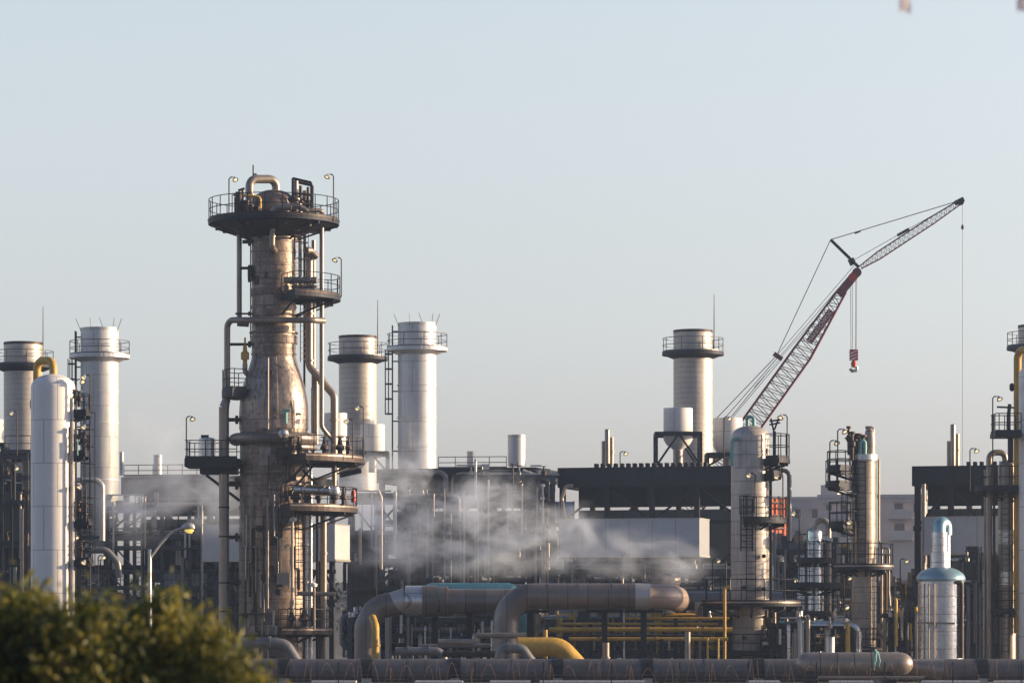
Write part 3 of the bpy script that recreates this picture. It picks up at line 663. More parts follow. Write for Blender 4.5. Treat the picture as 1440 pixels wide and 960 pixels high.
# ---------------------------------------------------------------- STACKS
def stack(label, pxc, hw, pytop, pybot, Y, plat, ribbed, ladd=None, rod=False, bands=(), cone=None, whisk=False, lat=True, rail=20):
    k = Y / FPX; c = (X(pxc, Y), Y); z0 = Z(pybot, Y); zt = Z(pytop, Y); r = hw*k
    t = T('stack', label, 'stack', (c[0], c[1], z0), 0, 'furnace stacks')
    if ribbed:
        pr = []; z = z0
        while z < zt - .2: pr += [(r, z), (r*1.0, z + .26), (r*1.007, z + .32)]; z += .37
        pr += [(r, zt)]
    else: pr = [(r, z0), (r, zt)]
    if cone: pr = [(cone[0]*k, Z(cone[1], Y)), (r, z0)] + pr[1:]
    pr += [(r*.93, zt), (r*.93, zt - 1.5)]
    MB().lathe(pr, c, 48, False).build('shell', 'rib' if ribbed else 'silver', t)
    MB().sector(c, r*.935, r*1.012, zt - .16, zt + .03, 0, 360, 48).build('rim', 'rustdark' if ribbed else 'galv', t)
    MB().sector(c, r*.2, r*.94, zt - 1.6, zt - 1.5, 0, 360, 32).build('throat', 'black', t)
    for b in bands: MB().sector(c, r*.9, r*1.035, Z(b + 1, Y), Z(b - 1, Y), 0, 360, 48).build('band', 'silver', t)
    if plat:
        zp = Z(plat, Y)
        pm = MB().sector(c, r*.98, r + 15.5*k, zp - .12, zp, 0, 360, 40).build('platform', 'dark' if ribbed else 'silver', t)
        MB().lathe([(r*1.0, zp - .46), (r + 14.5*k, zp - .16)], c, 40, False).build('cone_skirt', 'dark' if ribbed else 'silver', pm)
        MB().sector(c, r + 15.5*k + .003, r + 16*k, zp - .2, zp + .05, 0, 360, 40).build('fascia', 'dark' if ribbed else 'silver', pm)
        railing(t, arcpts(c, r + 15*k, zp, 5, 365, 36)[:-1], rail*k, 1.5, 'rod', True)
    if ladd:
        lx = X(ladd[0], Y); ladder(t, lx, Y - .2, Z(ladd[2], Y), Z(ladd[1], Y), 180, .55, False, 'dark', .08)
        ca = MB(); x0, x1 = X(ladd[0] - 10, Y), X(ladd[0] - 1, Y)
        cz0, cz1 = Z(ladd[4], Y), Z(ladd[3], Y)
        for x in (x0, (x0 + x1)/2): 
            for y in (Y - .55, Y + .15): ca.bar((x, y, cz0), (x, y, cz1), .05)
        z = cz0
        while z <= cz1: ca.tube(fil([(x1, Y - .55, z), (x0, Y - .55, z), (x0, Y + .15, z), (x1, Y + .15, z)], .3), .045, 5, False); z += 1.05
        ca.build('ladder_cage', 'dark', t)
        for py in range(int(ladd[1]) + 8, int(ladd[2]), 42): MB().bar((lx, Y, Z(py, Y)), (c[0] - r*.9, Y, Z(py, Y)), .09).build('bracket', 'dark', t)
    if rod:
        xr = c[0] + r + .1; MB().tube([(xr, Y - .3, Z(plat, Y)), (xr, Y - .3, Z(pytop - 51, Y))], [.06, .025], 6).build('lightning_rod', 'rod', t)
    if whisk:
        for a, lean in ((200, -.35), (250, -.05), (290, -.3), (320, .12), (345, .3)):
            p = Vector((c[0] + r*math.cos(R(a)), c[1] + r*math.sin(R(a)), zt - .2)); MB().tube([p, p + Vector((lean, 0, .85))], .022, 5).build('spike', 'rod', t)
    return t
YS = 236.0
stack('beige ribbed stack at the left edge, behind the white vessel with the yellow gooseneck', 32.5, 27, 482, 700, 246, 514, True, None, True)
stack('tall silver stack behind the white vessel, tapering to a cone above the frames', 140, 26.5, 462, 745, 233.0, 500, False, (107, 466, 720, 505, 620), False, (551, 595, 675, 720), (12, 775), True)
stack('beige ribbed stack just right of the tall brown column', 503, 26.5, 473, 690, 249, 503, True, None, True)
stack('tallest silver stack, standing in the steam right of a ladder', 586.5, 27, 455, 720, 240.0, 490, False, (552, 458, 680, 492, 582), False, (542, 587, 628, 668), (18, 730), True)
stack('beige ribbed stack beside the crane boom, alone in the right half', 974.5, 27.5, 465, 690, 248, 496, True, None, True)
stack('partly cut off ribbed stack at the right edge of the picture', 1459, 27, 458, 690, 246, 488, True, None, False)
sm = stack('short white vent stack on the roof in the middle, widest of the small ones', 726.5, 12.5, 612, 655, 234, None, False, None)
stack('thin pale vent stack on the mid roof left of the short white one', 662, 5.5, 635, 668, 246, None, False, None)
stack('thin pale vent stack on the left roof beside the railing', 222, 6, 640, 668, 252, None, False, None)
stack('thin lit vent stack rising right behind the tall left silver stack', 171, 3, 636, 668, 252, None, False, None)

# ---------------------------------------------------------------- WHITE VESSELS at both sides
def vessel(label, pxc, hw, pysh, pybot, Y, side, gp):
    k = Y/FPX; c = (X(pxc, Y), Y); t = T('pressure_vessel', label, 'vessel', (c[0], Y, 0), 0, 'white pressure vessels')
    r = hw*k; zs = Z(pysh, Y)
    MB().lathe([(r, 0), (r, zs)] + [(a, zs + b) for a, b in dome(r, r*.62, 10)][1:], c, 64).build('shell', 'white', t)
    pipe(t, 'gooseneck', 'yellow', px_pts([(gp[0], gp[3], -.6), (gp[0], gp[2], -.6), (gp[1], gp[2], 0), (gp[1], gp[2] + 28, 0)], Y), 5.6*k, 14*k, None) if False else pipe(t, 'gooseneck', 'yellow', px_pts([(gp[0], gp[3], 1.4), (gp[0], gp[2], 1.4), (gp[1], gp[2], 0), (gp[1], gp[2] + 25, 0)], Y), 5.6*k, 13*k, 16)
    MB().lathe([(8*k, 0), (8*k, .2), (9*k, .21), (9*k, .38), (7.5*k, .39), (7.5*k, .5)], tuple(P(gp[1], gp[2] + 33, Y)), 18).build('nozzle', 'white', t)
    return t
YV = 190.0
v1 = vessel('white vessel with a yellow gooseneck on top, behind the blurred shrubs', 74.5, 31, 545, 900, YV, 1, (52, 75, 507, 545))
vk = YV/FPX; vc = (X(74.5, YV), YV)
for py, a0, a1, ro in ((580, -24, 34, 54), (637, -24, 34, 52), (733, -20, 34, 56), (787, -20, 34, 57)):
    platform(v1, vc, Z(py, YV), 31*vk, ro*vk, a0, a1, 1.0, 'dark', .22, True, None, .55)
for px, a, b, r in ((97.5, 600, 860, 1.4), (102, 560, 870, 1.8), (106, 575, 870, 1.0)): ppipe(v1, 'riser', 'rustdark' if r < 1.7 else 'white', [(px, a, -.95 if px < 100 else -.6), (px, b, -.95 if px < 100 else -.6)], r, YV, None, 8)
ladder(v1, X(116, YV), YV + .2, Z(870, YV), Z(580, YV), -20, .5, True, 'dark')
for px, py in ((104, 570), (111, 572), (118, 630), (112, 625), (120, 732), (110, 727), (114, 782)):
    MB().lathe([(.09, 0), (.09, .3), (.2, .33), (.2, .5), (.1, .55), (.08, .8), (.22, .82), (.22, .88)], tuple(P(px, py, YV - .25)), 10).build('valve', 'rustdark', v1)
ppipe(v1, 'side_pipe', 'teal', [(109, 640, -1.0), (109, 622, -1.0), (112, 617, -1)], 1, YV, 3)
MB().box(tuple(P(42, 574, YV + .1)), tuple(P(46, 563, YV + .5))).build('junction_box', 'dark', v1)
for a in ((107, 536, 580, 0, 'floodlight beside the shoulder of the left white vessel'), (127, 530, 580, -1, 'floodlight above the top side platform of the left white vessel'), (127, 600, 640, -1, 'small floodlight under the top side platform of the left white vessel'), (121, 684, 733, -1, 'floodlight between the side platforms of the left white vessel'), (127, 790, 850, -1, 'floodlight over the shrub beside the left white vessel')):
    floodlight(a[4], a[0], a[1], YV, a[2], a[3] or 1, -.8)
v2 = vessel('white vessel cut off by the right edge, with a yellow pipe along it', 1464, 31, 528, 960, YV, -1, (1431, 1450, 492, 890))
z = Z(609, YV)
MB().box((X(1396, YV), YV - 1.1, z - .25), (X(1433, YV), YV + 1.1, z)).build('platform', 'dark', v2)
railing(v2, [(X(1432, YV), YV - 1.05, z), (X(1397, YV), YV - 1.05, z), (X(1397, YV), YV + 1.05, z), (X(1432, YV), YV + 1.05, z)], 1.05, .6, 'dark')
ppipe(v2, 'riser', 'dark', [(1418, 608, -.2), (1418, 585, -.2), (1420, 568, -.2)], 2.6, YV, 4, 10, (.4,))
ppipe(v2, 'riser', 'dark', [(1421, 612, -.2), (1421, 650, -.2)], 4, YV, None, 12)
MB().bar(P(1402, 572, YV - .2), P(1426, 573, YV - .2), .1).build('valve_arm', 'dark', v2)
MB().lathe([(.06, 0), (.14, .1), (.14, .35), (.06, .45)], tuple(P(1423, 550, YV - .3)), 10).build('junction_box', 'dark', v2)
floodlight('floodlight on the platform of the white vessel at the right edge', 1396, 560, YV, 680, 1, -1.1)
# ---------------------------------------------------------------- process columns on the right
YC = 185.0; ck = YC/FPX; c1 = (X(1055, YC), YC)
w1 = T('process_column', 'off-white panelled column with teal gooseneck, just right of the grey duct', 'column', (c1[0], YC, 0))
MB().lathe([(25*ck, 0), (25*ck, Z(855, YC)), (27*ck, Z(848, YC)), (27*ck, Z(614, YC))] + [(r, Z(614, YC) + z) for r, z in dome(27*ck, 16*ck, 8)][1:], c1, 56).build('shell', 'panel', w1)
for py, r in ((640, 27.6), (688, 27.6), (757, 27.6), (778, 27.6), (824, 27.6), (870, 25.6), (895, 25.6)): MB().sector(c1, 20*ck, r*ck, Z(py + .7, YC), Z(py - .7, YC), 0, 360, 48).build('stiffener_band', 'panel', w1)
ppipe(w1, 'gooseneck', 'teal', [(1051, 600, 0), (1051, 584, 0), (1060, 588, -.3), (1060, 598, -.3)], 2.6, YC, 4, 12, (.7,))
ppipe(w1, 'side_pipe', 'teal', [(1040, 617, -1.0), (1030, 617, -1.0), (1029, 655, -1.0)], 2.8, YC, 6, 12, (.15,))
ppipe(w1, 'down_pipe', 'greypipe', [(1088, 661, -.2), (1110, 661, -.2), (1110, 760, -.2)], 3.2, YC, 9, 12)
ppipe(w1, 'down_pipe', 'dark', [(1083.5, 655, -.1), (1083.5, 930, -.1)], 2.2, YC)
ppipe(w1, 'riser', 'tanpipe', [(1079, 630, -.6), (1079, 700, -.6)], 1.2, YC, None, 8)
platform(w1, c1, Z(645, YC), 26*ck, 56*ck, -48, 24, 1.3, 'dark', .26, True, None, .55)
platform(w1, c1, Z(666, YC), 26*ck, 46*ck, -48, 24, .8, 'dark', .18, True, None, .55)
platform(w1, c1, Z(731, YC), 26*ck, 52*ck, -105, 25, 1.2, 'dark', .2, True, None, .8)
platform(w1, c1, Z(847, YC), 25*ck, 70*ck, -178, -4, 1.25, 'dark', .2, True, 'tanpipe', 1.3)
platform(w1, c1, Z(917, YC), 25*ck, 62*ck, -170, -4, 1.0, 'dark', .18, True, None, 1.3)
ladder(w1, X(1048, YC), YC - 1.15, Z(775, YC), Z(702, YC), -92, .62, True, 'dark', .07)
ladder(w1, X(1054, YC), YC - 1.1, Z(845, YC), Z(731, YC), -90, .5, False, 'dark', .04)
MB().tube(px_pts([(1089, 640, -1), (1089, 606, -1)], YC), .09, 8).build('davit', 'dark', w1)
for p, q in (((1082, 592), (1097, 590)), ((1082, 597), (1097, 594)), ((1089, 610), (1084, 588)), ((1089, 604), (1095, 588))): MB().bar(P(*p, YC - 1), P(*q, YC - 1), .09).build('davit_arm', 'dark', w1)
for px, py in ((1044, 826), (1072, 828), (1044, 896), (1072, 782)):
    MB().tube([(X(px, YC), YC - 24*ck, Z(py, YC)), (X(px, YC), YC - 33*ck, Z(py, YC))], .11, 10).build('nozzle', 'rustdark', w1)
floodlight('floodlight above the top cage of the off-white panelled column', 1107, 586, YC, 640, -1, -1)
floodlight('floodlight between the two cages on the right of the off-white panelled column', 1101, 670, YC, 731, -1, -1)
floodlight('floodlight hanging on the front of the off-white panelled column', 1062, 668, YC, 700, -1, -1.3)
floodlight('floodlight on the pale drum left of the off-white panelled column', 1018, 588, 230, 640, 1)

YD = 186.0; dk = YD/FPX; c2 = (X(1214.5, YD), YD)
w2 = T('process_column', 'slim tan column with a silver collar and cages on its left, between the flats', 'column', (c2[0], YD, 0))
MB().lathe([(17*dk, 0), (17*dk, Z(640, YD)), (2*dk, Z(636, YD))], c2, 48).build('shell', 'panel2', w2)
MB().sector(c2, 14*dk, 20*dk, Z(647, YD), Z(639, YD), 0, 360, 40).build('collar', 'alu', w2)
MB().lathe([(8*dk, 0), (8*dk, 1.0), (6*dk, 1.35), (3*dk, 1.5)], (X(1223, YD), YD, Z(640, YD)), 20).build('top_nozzle', 'panel2', w2)
for py in (655, 704, 729, 760, 832, 855, 880): MB().sector(c2, 12*dk, 17.5*dk, Z(py + .7, YD), Z(py - .7, YD), 0, 360, 40).build('stiffener_band', 'panel2', w2)
ppipe(w2, 'gooseneck', 'tanpipe', [(1217, 601, 0), (1228, 601, 0), (1229, 640, 0), (1229, 900, -.4)], 2.2, YD, 4, 12)
ppipe(w2, 'gooseneck', 'teal', [(1209, 640, -.6), (1210, 620, -.6), (1216, 620, -.6), (1216, 638, -.6)], 3, YD, 4, 12)
ppipe(w2, 'riser', 'tanpipe', [(1236, 645, .2), (1236, 760, .2), (1240, 770, 0), (1240, 912, 0)], 1.6, YD, 4, 10, (1.3, 2.5))
ppipe(w2, 'riser', 'teal', [(1232, 648, .3), (1232, 760, .3)], 1.1, YD, None, 8)
ppipe(w2, 'riser', 'rustdark', [(1246, 780, -.4), (1246, 912, -.4)], 2.0, YD, None, 10, (.4,))
ppipe(w2, 'riser', 'alu', [(1233, 800, -.6), (1233, 912, -.6)], 1.5, YD, None, 10)
ppipe(w2, 'side_pipe', 'tanpipe', [(1238, 770, -.3), (1250, 770, -.3), (1250, 832, -.3), (1252, 855, -.3)], 1.6, YD, 4, 10)
for px, a, r in ((1196, 630, .17), (1203, 635, .26), (1206, 632, .2), (1192, 622, .12), (1200, 640, .2), (1212, 634, .22)):
    MB().lathe([(r*.6, -.7), (r*.7, 0), (r*1.2, .08), (r*1.2, .3), (r*.6, .4), (r*.5, .7), (r*1.1, .74), (r*1.1, .86)], (X(px, YD), YD - .4 - (px % 3)*.2, Z(a, YD)), 10).build('valve', 'rustdark', w2)
MB().bar(P(1188, 616, YD - .4), P(1202, 617, YD - .4), .09).build('valve_arm', 'dark', w2)
for py, a0, a1, ro, rl in ((680, 150, 225, 54, 1.25), (658, 160, 225, 52, .9), (737, 150, 230, 50, 1.2), (796, -172, -2, 42, 1.25), (912, -172, 10, 50, 1.1)):
    platform(w2, c2, Z(py, YD), 16.5*dk, ro*dk, a0, a1, rl, 'dark', .2, True, 'tanpipe' if py in (796, 912) else None, .75)
ladder(w2, X(1209, YD), YD - .75, Z(796, YD), Z(650, YD), -95, .45, False, 'dark', .05)
ladder(w2, X(1196, YD), YD - .6, Z(796, YD), Z(680, YD), -120, .5, True, 'dark', .05)
ladder(w2, X(1227, YD), YD - .75, Z(912, YD), Z(800, YD), -80, .4, False, 'dark', .05)
for a in ((1167, 622, 680, 1, -.3, 'lower floodlight left of the slim tan column\'s top cage'), (1178, 606, 680, 1, -.6, 'higher floodlight left of the slim tan column\'s top cage'), (1203, 734, 796, -1, -1.2, 'floodlight in front of the slim tan column, over its ring platform'), (1261, 858, 912, -1, -1, 'floodlight low on the right of the slim tan column')):
    floodlight(a[5], a[0], a[1], YD, a[2], a[3], a[4])

YE = 178.0; ek = YE/FPX; c3 = (X(1323, YE), YE)
w3 = T('storage_vessel', 'squat bright aluminium vessel with a teal dome and bent neck pipe', 'vessel', (c3[0], YE, 0))
MB().lathe([(32*ek, 0), (32*ek, Z(816, YE))], c3, 56).build('shell', 'alu', w3)
MB().lathe([(33.8*ek, Z(817, YE)), (34.5*ek, Z(814, YE))] + [(a, Z(814, YE) + b) for a, b in dome(34.5*ek, 18*ek, 8)], c3, 48).build('dome', 'tealcap', w3)
MB().lathe([(13*ek, Z(800, YE)), (13*ek, Z(777, YE)), (11*ek, Z(776, YE)), (11*ek, Z(748, YE))], (c3[0] - 2*ek, YE), 28).build('neck', 'alu', w3)
ppipe(w3, 'gooseneck', 'tealcap', [(1321, 752, 0), (1321, 735, .1), (1330, 735, .5), (1330, 752, .5)], 9, YE, 10, 18)
ppipe(w3, 'return_pipe', 'alu', [(1330, 750, .5), (1330, 802, .5)], 6.5, YE, None, 16)
for py in (837, 852, 878): MB().sector(c3, 28*ek, 32.6*ek, Z(py + .8, YE), Z(py - .8, YE), 0, 360, 48).build('stiffener_band', 'alu', w3)
ppipe(w3, 'down_pipe', 'rustdark', [(1343, 818, -1.0), (1352, 818, -.9), (1352, 925, -.9)], 3, YE, 4, 12, (1.3, 1.6))
for px in (1300, 1306, 1314): ppipe(w3, 'riser', 'tanpipe', [(px, 820, -1.2 - (px - 1300)*.01), (px, 925, -1.2 - (px-1300)*.01)], 1.1, YE, None, 8)
MB().bar(P(1290, 875, YE - 1.25), P(1343, 876, YE - 1.25), .1).build('bracket', 'tanpipe', w3)

YG = 192.0; gk = YG/FPX; c4 = (X(1416, YG), YG)
w4 = T('process_column', 'slender tan column with bright sheet bands, next to the right edge vessel', 'column', (c4[0], YG, 0))
MB().lathe([(12.5*gk, 0), (12.5*gk, Z(656, YG))] + [(a, Z(656, YG) + b) for a, b in dome(12.5*gk, 10*gk, 6)][1:], c4, 40).build('shell', 'tanpipe', w4)
for a, b in ((765, 745), (822, 803)): MB().sector(c4, 10*gk, 12.9*gk, Z(a, YG), Z(b, YG), 0, 360, 40).build('sheet_band', 'alu', w4)
for py in (672, 705, 783, 880): MB().sector(c4, 10*gk, 13.2*gk, Z(py + 1, YG), Z(py - 1, YG), 0, 360, 40).build('stiffener_band', 'tanpipe', w4)
ppipe(w4, 'gooseneck', 'tanpipe', [(1391, 930, -.2), (1391, 636, -.2), (1413, 636, 0), (1414, 652, 0)], 4.4, YG, 10, 14)
ppipe(w4, 'riser', 'rustdark', [(1398, 690, -.3), (1398, 930, -.3)], 1.8, YG, None, 8, (.4,))
ppipe(w4, 'riser', 'tanpipe', [(1385, 660, 0), (1385, 930, 0)], 1.4, YG, None, 8)
platform(w4, c4, Z(687, YG), 12*gk, 48*gk, -170, 10, 1.2, 'dark', .2, True, None, .9)
platform(w4, c4, Z(858, YG), 12*gk, 24*gk, -170, 10, 1.1, 'dark', .2, True, None, .6)
ladder(w4, X(1412, YG), YG - .6, Z(920, YG), Z(690, YG), -95, .4, False, 'dark', .05)

def small_vessel(label, px, hw, pytop, pybot, Y, mat='alu', pipes=(), plats=(), lads=(), grp=None):
    k = Y/FPX; c = (X(px, Y), Y); t = T('small_vessel', label, 'vessel', (c[0], Y, 0), 0, grp)
    MB().lathe([(hw*k, 0 if pybot is None else Z(pybot, Y)), (hw*k, Z(pytop + hw*.5, Y))] + [(a, Z(pytop + hw*.5, Y) + b) for a, b in dome(hw*k, hw*.5*k, 6)][1:], c, 32).build('shell', mat, t)
    for p in pipes: ppipe(t, 'pipe_run', p[1], p[0], p[2], Y, p[2]*2.2, 10, (.5,))
    for py, a0, a1, ro in plats: platform(t, c, Z(py, Y), hw*k, ro*k, a0, a1, 1.05, 'dark', .18, True, None, .8)
    for l in lads: ladder(t, X(l[0], Y), Y - hw*k - .1, Z(l[2], Y), Z(l[1], Y), -90, .45, False, 'dark', .05)
    return t
small_vessel('bright small aluminium vessel with a bent pipe, left of the slim tan column', 1146, 10.5, 743, None, 198, 'alu', [([(1147, 748, 0), (1147, 731, 0), (1165, 731, 0), (1165, 900, -.1)], 'tanpipe', 4.2), ([(1136, 760, -.5), (1136, 745, -.5), (1143, 743, -.5)], 'teal', 1.6), ([(1170, 760, -.5), (1155, 757, -.6)], 'alu', 4)],
             [(787, -178, 0, 26), (822, -178, 20, 40), (862, -178, 10, 42)], [(1138, 760, 862)])
for i, (px, lab) in enumerate(((854, 'centre'), (1340, 'right'))):
    t = small_vessel('pair of slim steel flues on the black roof %s' % ('left of the pale drum' if i == 0 else 'beside the hanging whip line'), px, 3.6, 603 if i == 0 else 596, 655, 232 if i == 0 else 206, 'tanpipe', [([(px + 5.5, 655, .3), (px + 5.5, 615 if i == 0 else 610, .3)], 'tanpipe', 4.0)], (), (), 'slim flue pairs on the black roofs')
    MB().tube(px_pts([(px - 4.5, 655, .2), (px - 4.5, 620, .2)], 232 if i == 0 else 206), .17, 10).build('pipe_run', 'tanpipe', t)

# ---------------------------------------------------------------- drums on frames (separators on the furnace roofs)
def drum_on_frame(label, px0, px1, pytop, pyb, Y, fr=None, cone=True, mat='white', frlegs=True, pyfoot=656):
    k = Y/FPX; cx = (px0 + px1)/2; hw = (px1 - px0)/2; c = (X(cx, Y), Y)
    t = T('drum', label, 'drum', (c[0], Y, Z(pyfoot, Y)), 0, 'pale drums on the furnace roofs')
    pr = [(hw*k*.3, Z(pyb + 13, Y)), (hw*k*.35, Z(pyb + 8, Y)), (hw*k*.8, Z(pyb + 1, Y)), (hw*k, Z(pyb - 6, Y)), (hw*k, Z(pytop, Y))] if cone else [(hw*k, Z(pyb, Y)), (hw*k, Z(pytop, Y))]
    MB().lathe(pr, c, 40).build('shell', mat, t)
    MB().lathe([(hw*k*.34, Z(pyfoot, Y)), (hw*k*.34, Z(pyb + 8, Y))], c, 20).build('outlet', 'tanpipe', t)
    if fr:
        a, b, top = fr; zt, zb = Z(top, Y), Z(pyfoot, Y); d = hw*k + .35
        xs = (X(a, Y), X(b, Y))
        for x in xs:
            for y in (Y - d, Y + d): MB().bar((x, y, zb), (x, y, zt), .2).build('frame_post', 'dark', t)
        for y in (Y - d, Y + d):
            MB().bar((xs[0], y, zt), (xs[1], y, zt), .2, .28).build('frame_beam', 'dark', t)
            m_ = (xs[0] + xs[1])/2
            MB().bar((xs[0], y, zb), (m_, y, zt), .13).build('brace', 'dark', t); MB().bar((xs[1], y, zb), (m_, y, zt), .13).build('brace', 'dark', t)
        for x in xs: MB().bar((x, Y - d, zt), (x, Y + d, zt), .2, .28).build('frame_beam', 'dark', t); MB().bar((x, Y - d, zb), (x, Y + d, zt), .1).build('brace', 'dark', t)
    return t
drum_on_frame('pale round drum on a dark braced frame in front of the lone ribbed stack', 933, 974, 574, 624, 236, (922, 984, 611))
drum_on_frame('pale drum half hidden behind the dome of the off-white panelled column', 1003, 1044, 588, 634, 238, (994, 1046, 640))
drum_on_frame('small pale drum with a cone foot between the ribbed and the silver stack', 507, 541, 597, 640, 236, (500, 545, 638), pyfoot=664)
drum_on_frame('pale drum close behind the right flank of the tall brown column', 455, 488, 581, 640, 232, None, pyfoot=664)
drum_on_frame('sliver of a pale drum at the far left edge', -30, 5, 590, 632, 236, (-34, 8, 626), pyfoot=680)
floodlight('floodlight on a black arm on the black roof beside the flue pair', 872, 637, 228, 656, 1)
floodlight('floodlight on a black arm on the right black roof', 1364, 633, 200, 690, 1)

# ---------------------------------------------------------------- black furnaces
YAW = -15.0
def furnace(label, px0, px1, pyroof, Y, depth=9, caps=None, boxspec=None, boxlabel='', slit=True, eave=28, n=5, wall='black'):
    cx = X((px0 + px1)/2, Y); hw = (X(px1, Y) - X(px0, Y))/2/math.cos(R(YAW)); zt = Z(pyroof, Y); k = Y/FPX
    t = T('furnace', label, 'furnace', (cx, Y, 0), R(YAW), 'black furnace houses', local=True)
    ev = eave*k
    MB().box((-hw, 0, zt - .35), (hw, depth, zt)).build('roof', wall, t)
    MB().box((-hw, -.06, zt - ev), (hw, -.004, zt)).build('fascia', wall, t)
    MB().box((hw + .004, -.06, zt - ev), (hw + .06, depth, zt)).build('fascia', wall, t)
    MB().box((-hw - .06, -.06, zt - ev), (-hw - .004, depth, zt)).build('fascia', wall, t)
    if caps:
        a, b, nn = caps
        for i in range(nn):
            x = (X(a + (b - a)*i/(nn - 1), Y) - cx)/math.cos(R(YAW)); MB().box((x - 2*k*1.2, .05, zt + .003), (x + 2*k*1.2, .55, zt + 5.5*k)).build('roof_cap', wall, t)
    zw = zt - ev - .05
    z1 = zt - 55*k; z2 = zt - 59*k
    MB().box((-hw*.86, 2.0, z1), (hw*.97, 2.12, zt - .36)).build('back_wall', wall, t)
    MB().box((-hw*.86, 2.0, z2 - 4.5), (hw*.97, 2.12, z2 if slit else z1 - .004)).build('lower_wall', 'greywall' if slit else wall, t)
    m_ = 0
    for i in range(n):
        x = -hw + .25 + (2*hw - .5)*i/(n - 1)
        for y in (.2, depth - .3): MB().box((x - .17, y - .17, 0), (x + .17, y + .17, zt - .36)).build('column', 'dark', t)
    for i in range(n - 1):
        xa = -hw + .25 + (2*hw - .5)*i/(n - 1); xb = -hw + .25 + (2*hw - .5)*(i+1)/(n - 1)
        if i % 2 == 0: MB().bar((xa, .2, zt - 3.6), (xb, .2, zt - ev), .13).build('brace', 'dark', t)
        else: MB().bar((xb, .2, zt - 3.6), (xa, .2, zt - ev), .13).build('brace', 'dark', t)
        MB().bar((xa, .2, zt - 7.8), (xb, .2, zt - 5.2), .13).build('brace', 'dark', t)
    for z in (zt - 3.7, zt - 6.6, zt - 9.0):
        MB().box((-hw, .06, z - .15), (hw, .34, z + .15)).build('beam', 'dark', t)
        MB().box((-hw, depth - .44, z - .15), (hw, depth - .16, z + .15)).build('beam', 'dark', t)
    # furnace body standing inside the frame
    for i in range(3):
        x0 = -hw*.8 + i*hw*.55; MB().box((x0, 3.2, 1.2), (x0 + hw*.42, depth - .6, z2 - 4.6)).build('fire_box', 'greywall', t)
    return t, cx
fc, _ = furnace('black furnace house with a row of roof caps behind the long grey duct', 786, 1046, 656, 228, 9, (838, 990, 18))
fd, _ = furnace('black furnace house with roof caps, cut off by the right edge', 1287, 1480, 654, 202, 9, (1362, 1460, 12))
fb, _ = furnace('dark furnace house in the steam behind the tallest silver stack', 530, 752, 658, 236, 9, None, slit=True, eave=20)
fa, _ = furnace('dark furnace house on the left behind the street lamp, under a railing', 168, 420, 669, 240, 9, None, slit=True, eave=24)
fe, _ = furnace('dark furnace house at the left edge behind the white vessel', -70, 100, 680, 238, 9, None, slit=False, eave=24)
def roofrail(t, px0, px1, py, Y, h): railing(t, [(a, .4, Z(py, Y)) for a in (-5, 5)], h)
for px0, px1, py, Y, dd, lab in ((172, 318, 669, 240, .3, 'thin grey roof railing on the left furnace house'), (616, 712, 658, 236, .3, 'thin grey roof railing on the middle furnace house')):
    t = T('roof_railing', lab, 'railing', (X(px0, Y), Y, Z(py, Y)))
    ya = math.tan(R(15)); mid = X(px0, Y)
    railing(t, [(X(px0, Y), Y + 1.0, Z(py, Y)), (X(px1, Y), Y + 1.0 - (X(px1, Y) - mid)*ya*.5, Z(py, Y))], .82, 1.1, 'rod')

def duct(label, px0, px1, py0, py1, Y, depth):
    cx = X((px0 + px1)/2, Y); hw = (X(px1, Y) - X(px0, Y))/2/math.cos(R(YAW)); z0, z1 = Z(py1, Y), Z(py0, Y)
    t = T('air_duct', label, 'duct', (cx, Y, 0), R(YAW), 'pale grey box ducts', local=True)
    MB().box((-hw, 0, z0), (hw, depth, z1)).build('casing', 'box', t)
    MB().box((-hw - .04, -.04, z0 - .14), (hw + .04, depth + .04, z0 - .003)).build('bottom_flange', 'galv', t)
    MB().box((-hw - .03, -.03, z1 + .003), (hw + .03, depth + .03, z1 + .07)).build('top_flange', 'galv', t)
    for x in (-hw*.75, 0, hw*.75):
        for y in (.4, depth - .4):
            MB().box((x - .12, y - .12, 0), (x + .12, y + .12, z0 - .145)).build('leg', 'dark', t)
        MB().bar((x, .4, z0 - .3), (x + hw*.28, .4, z0 - 2.6), .15).build('brace', 'dark', t); MB().bar((x, .4, z0 - .3), (x - hw*.28, .4, z0 - 2.6), .15).build('brace', 'dark', t)
    MB().bar((-hw, .4, z0 - 2.7), (hw, .4, z0 - 2.7), .2).build('beam', 'dark', t)
    return t
duct('long pale grey box duct in the steam under the black roof with caps', 786, 982, 730, 780, 222, 3.2)
duct('pale grey box duct half hidden by the tall brown column', 283, 472, 738, 786, 222, 3.2)
duct('pale grey box duct behind the bent neck of the teal domed vessel', 1302, 1445, 727, 776, 196.5, 3.2)

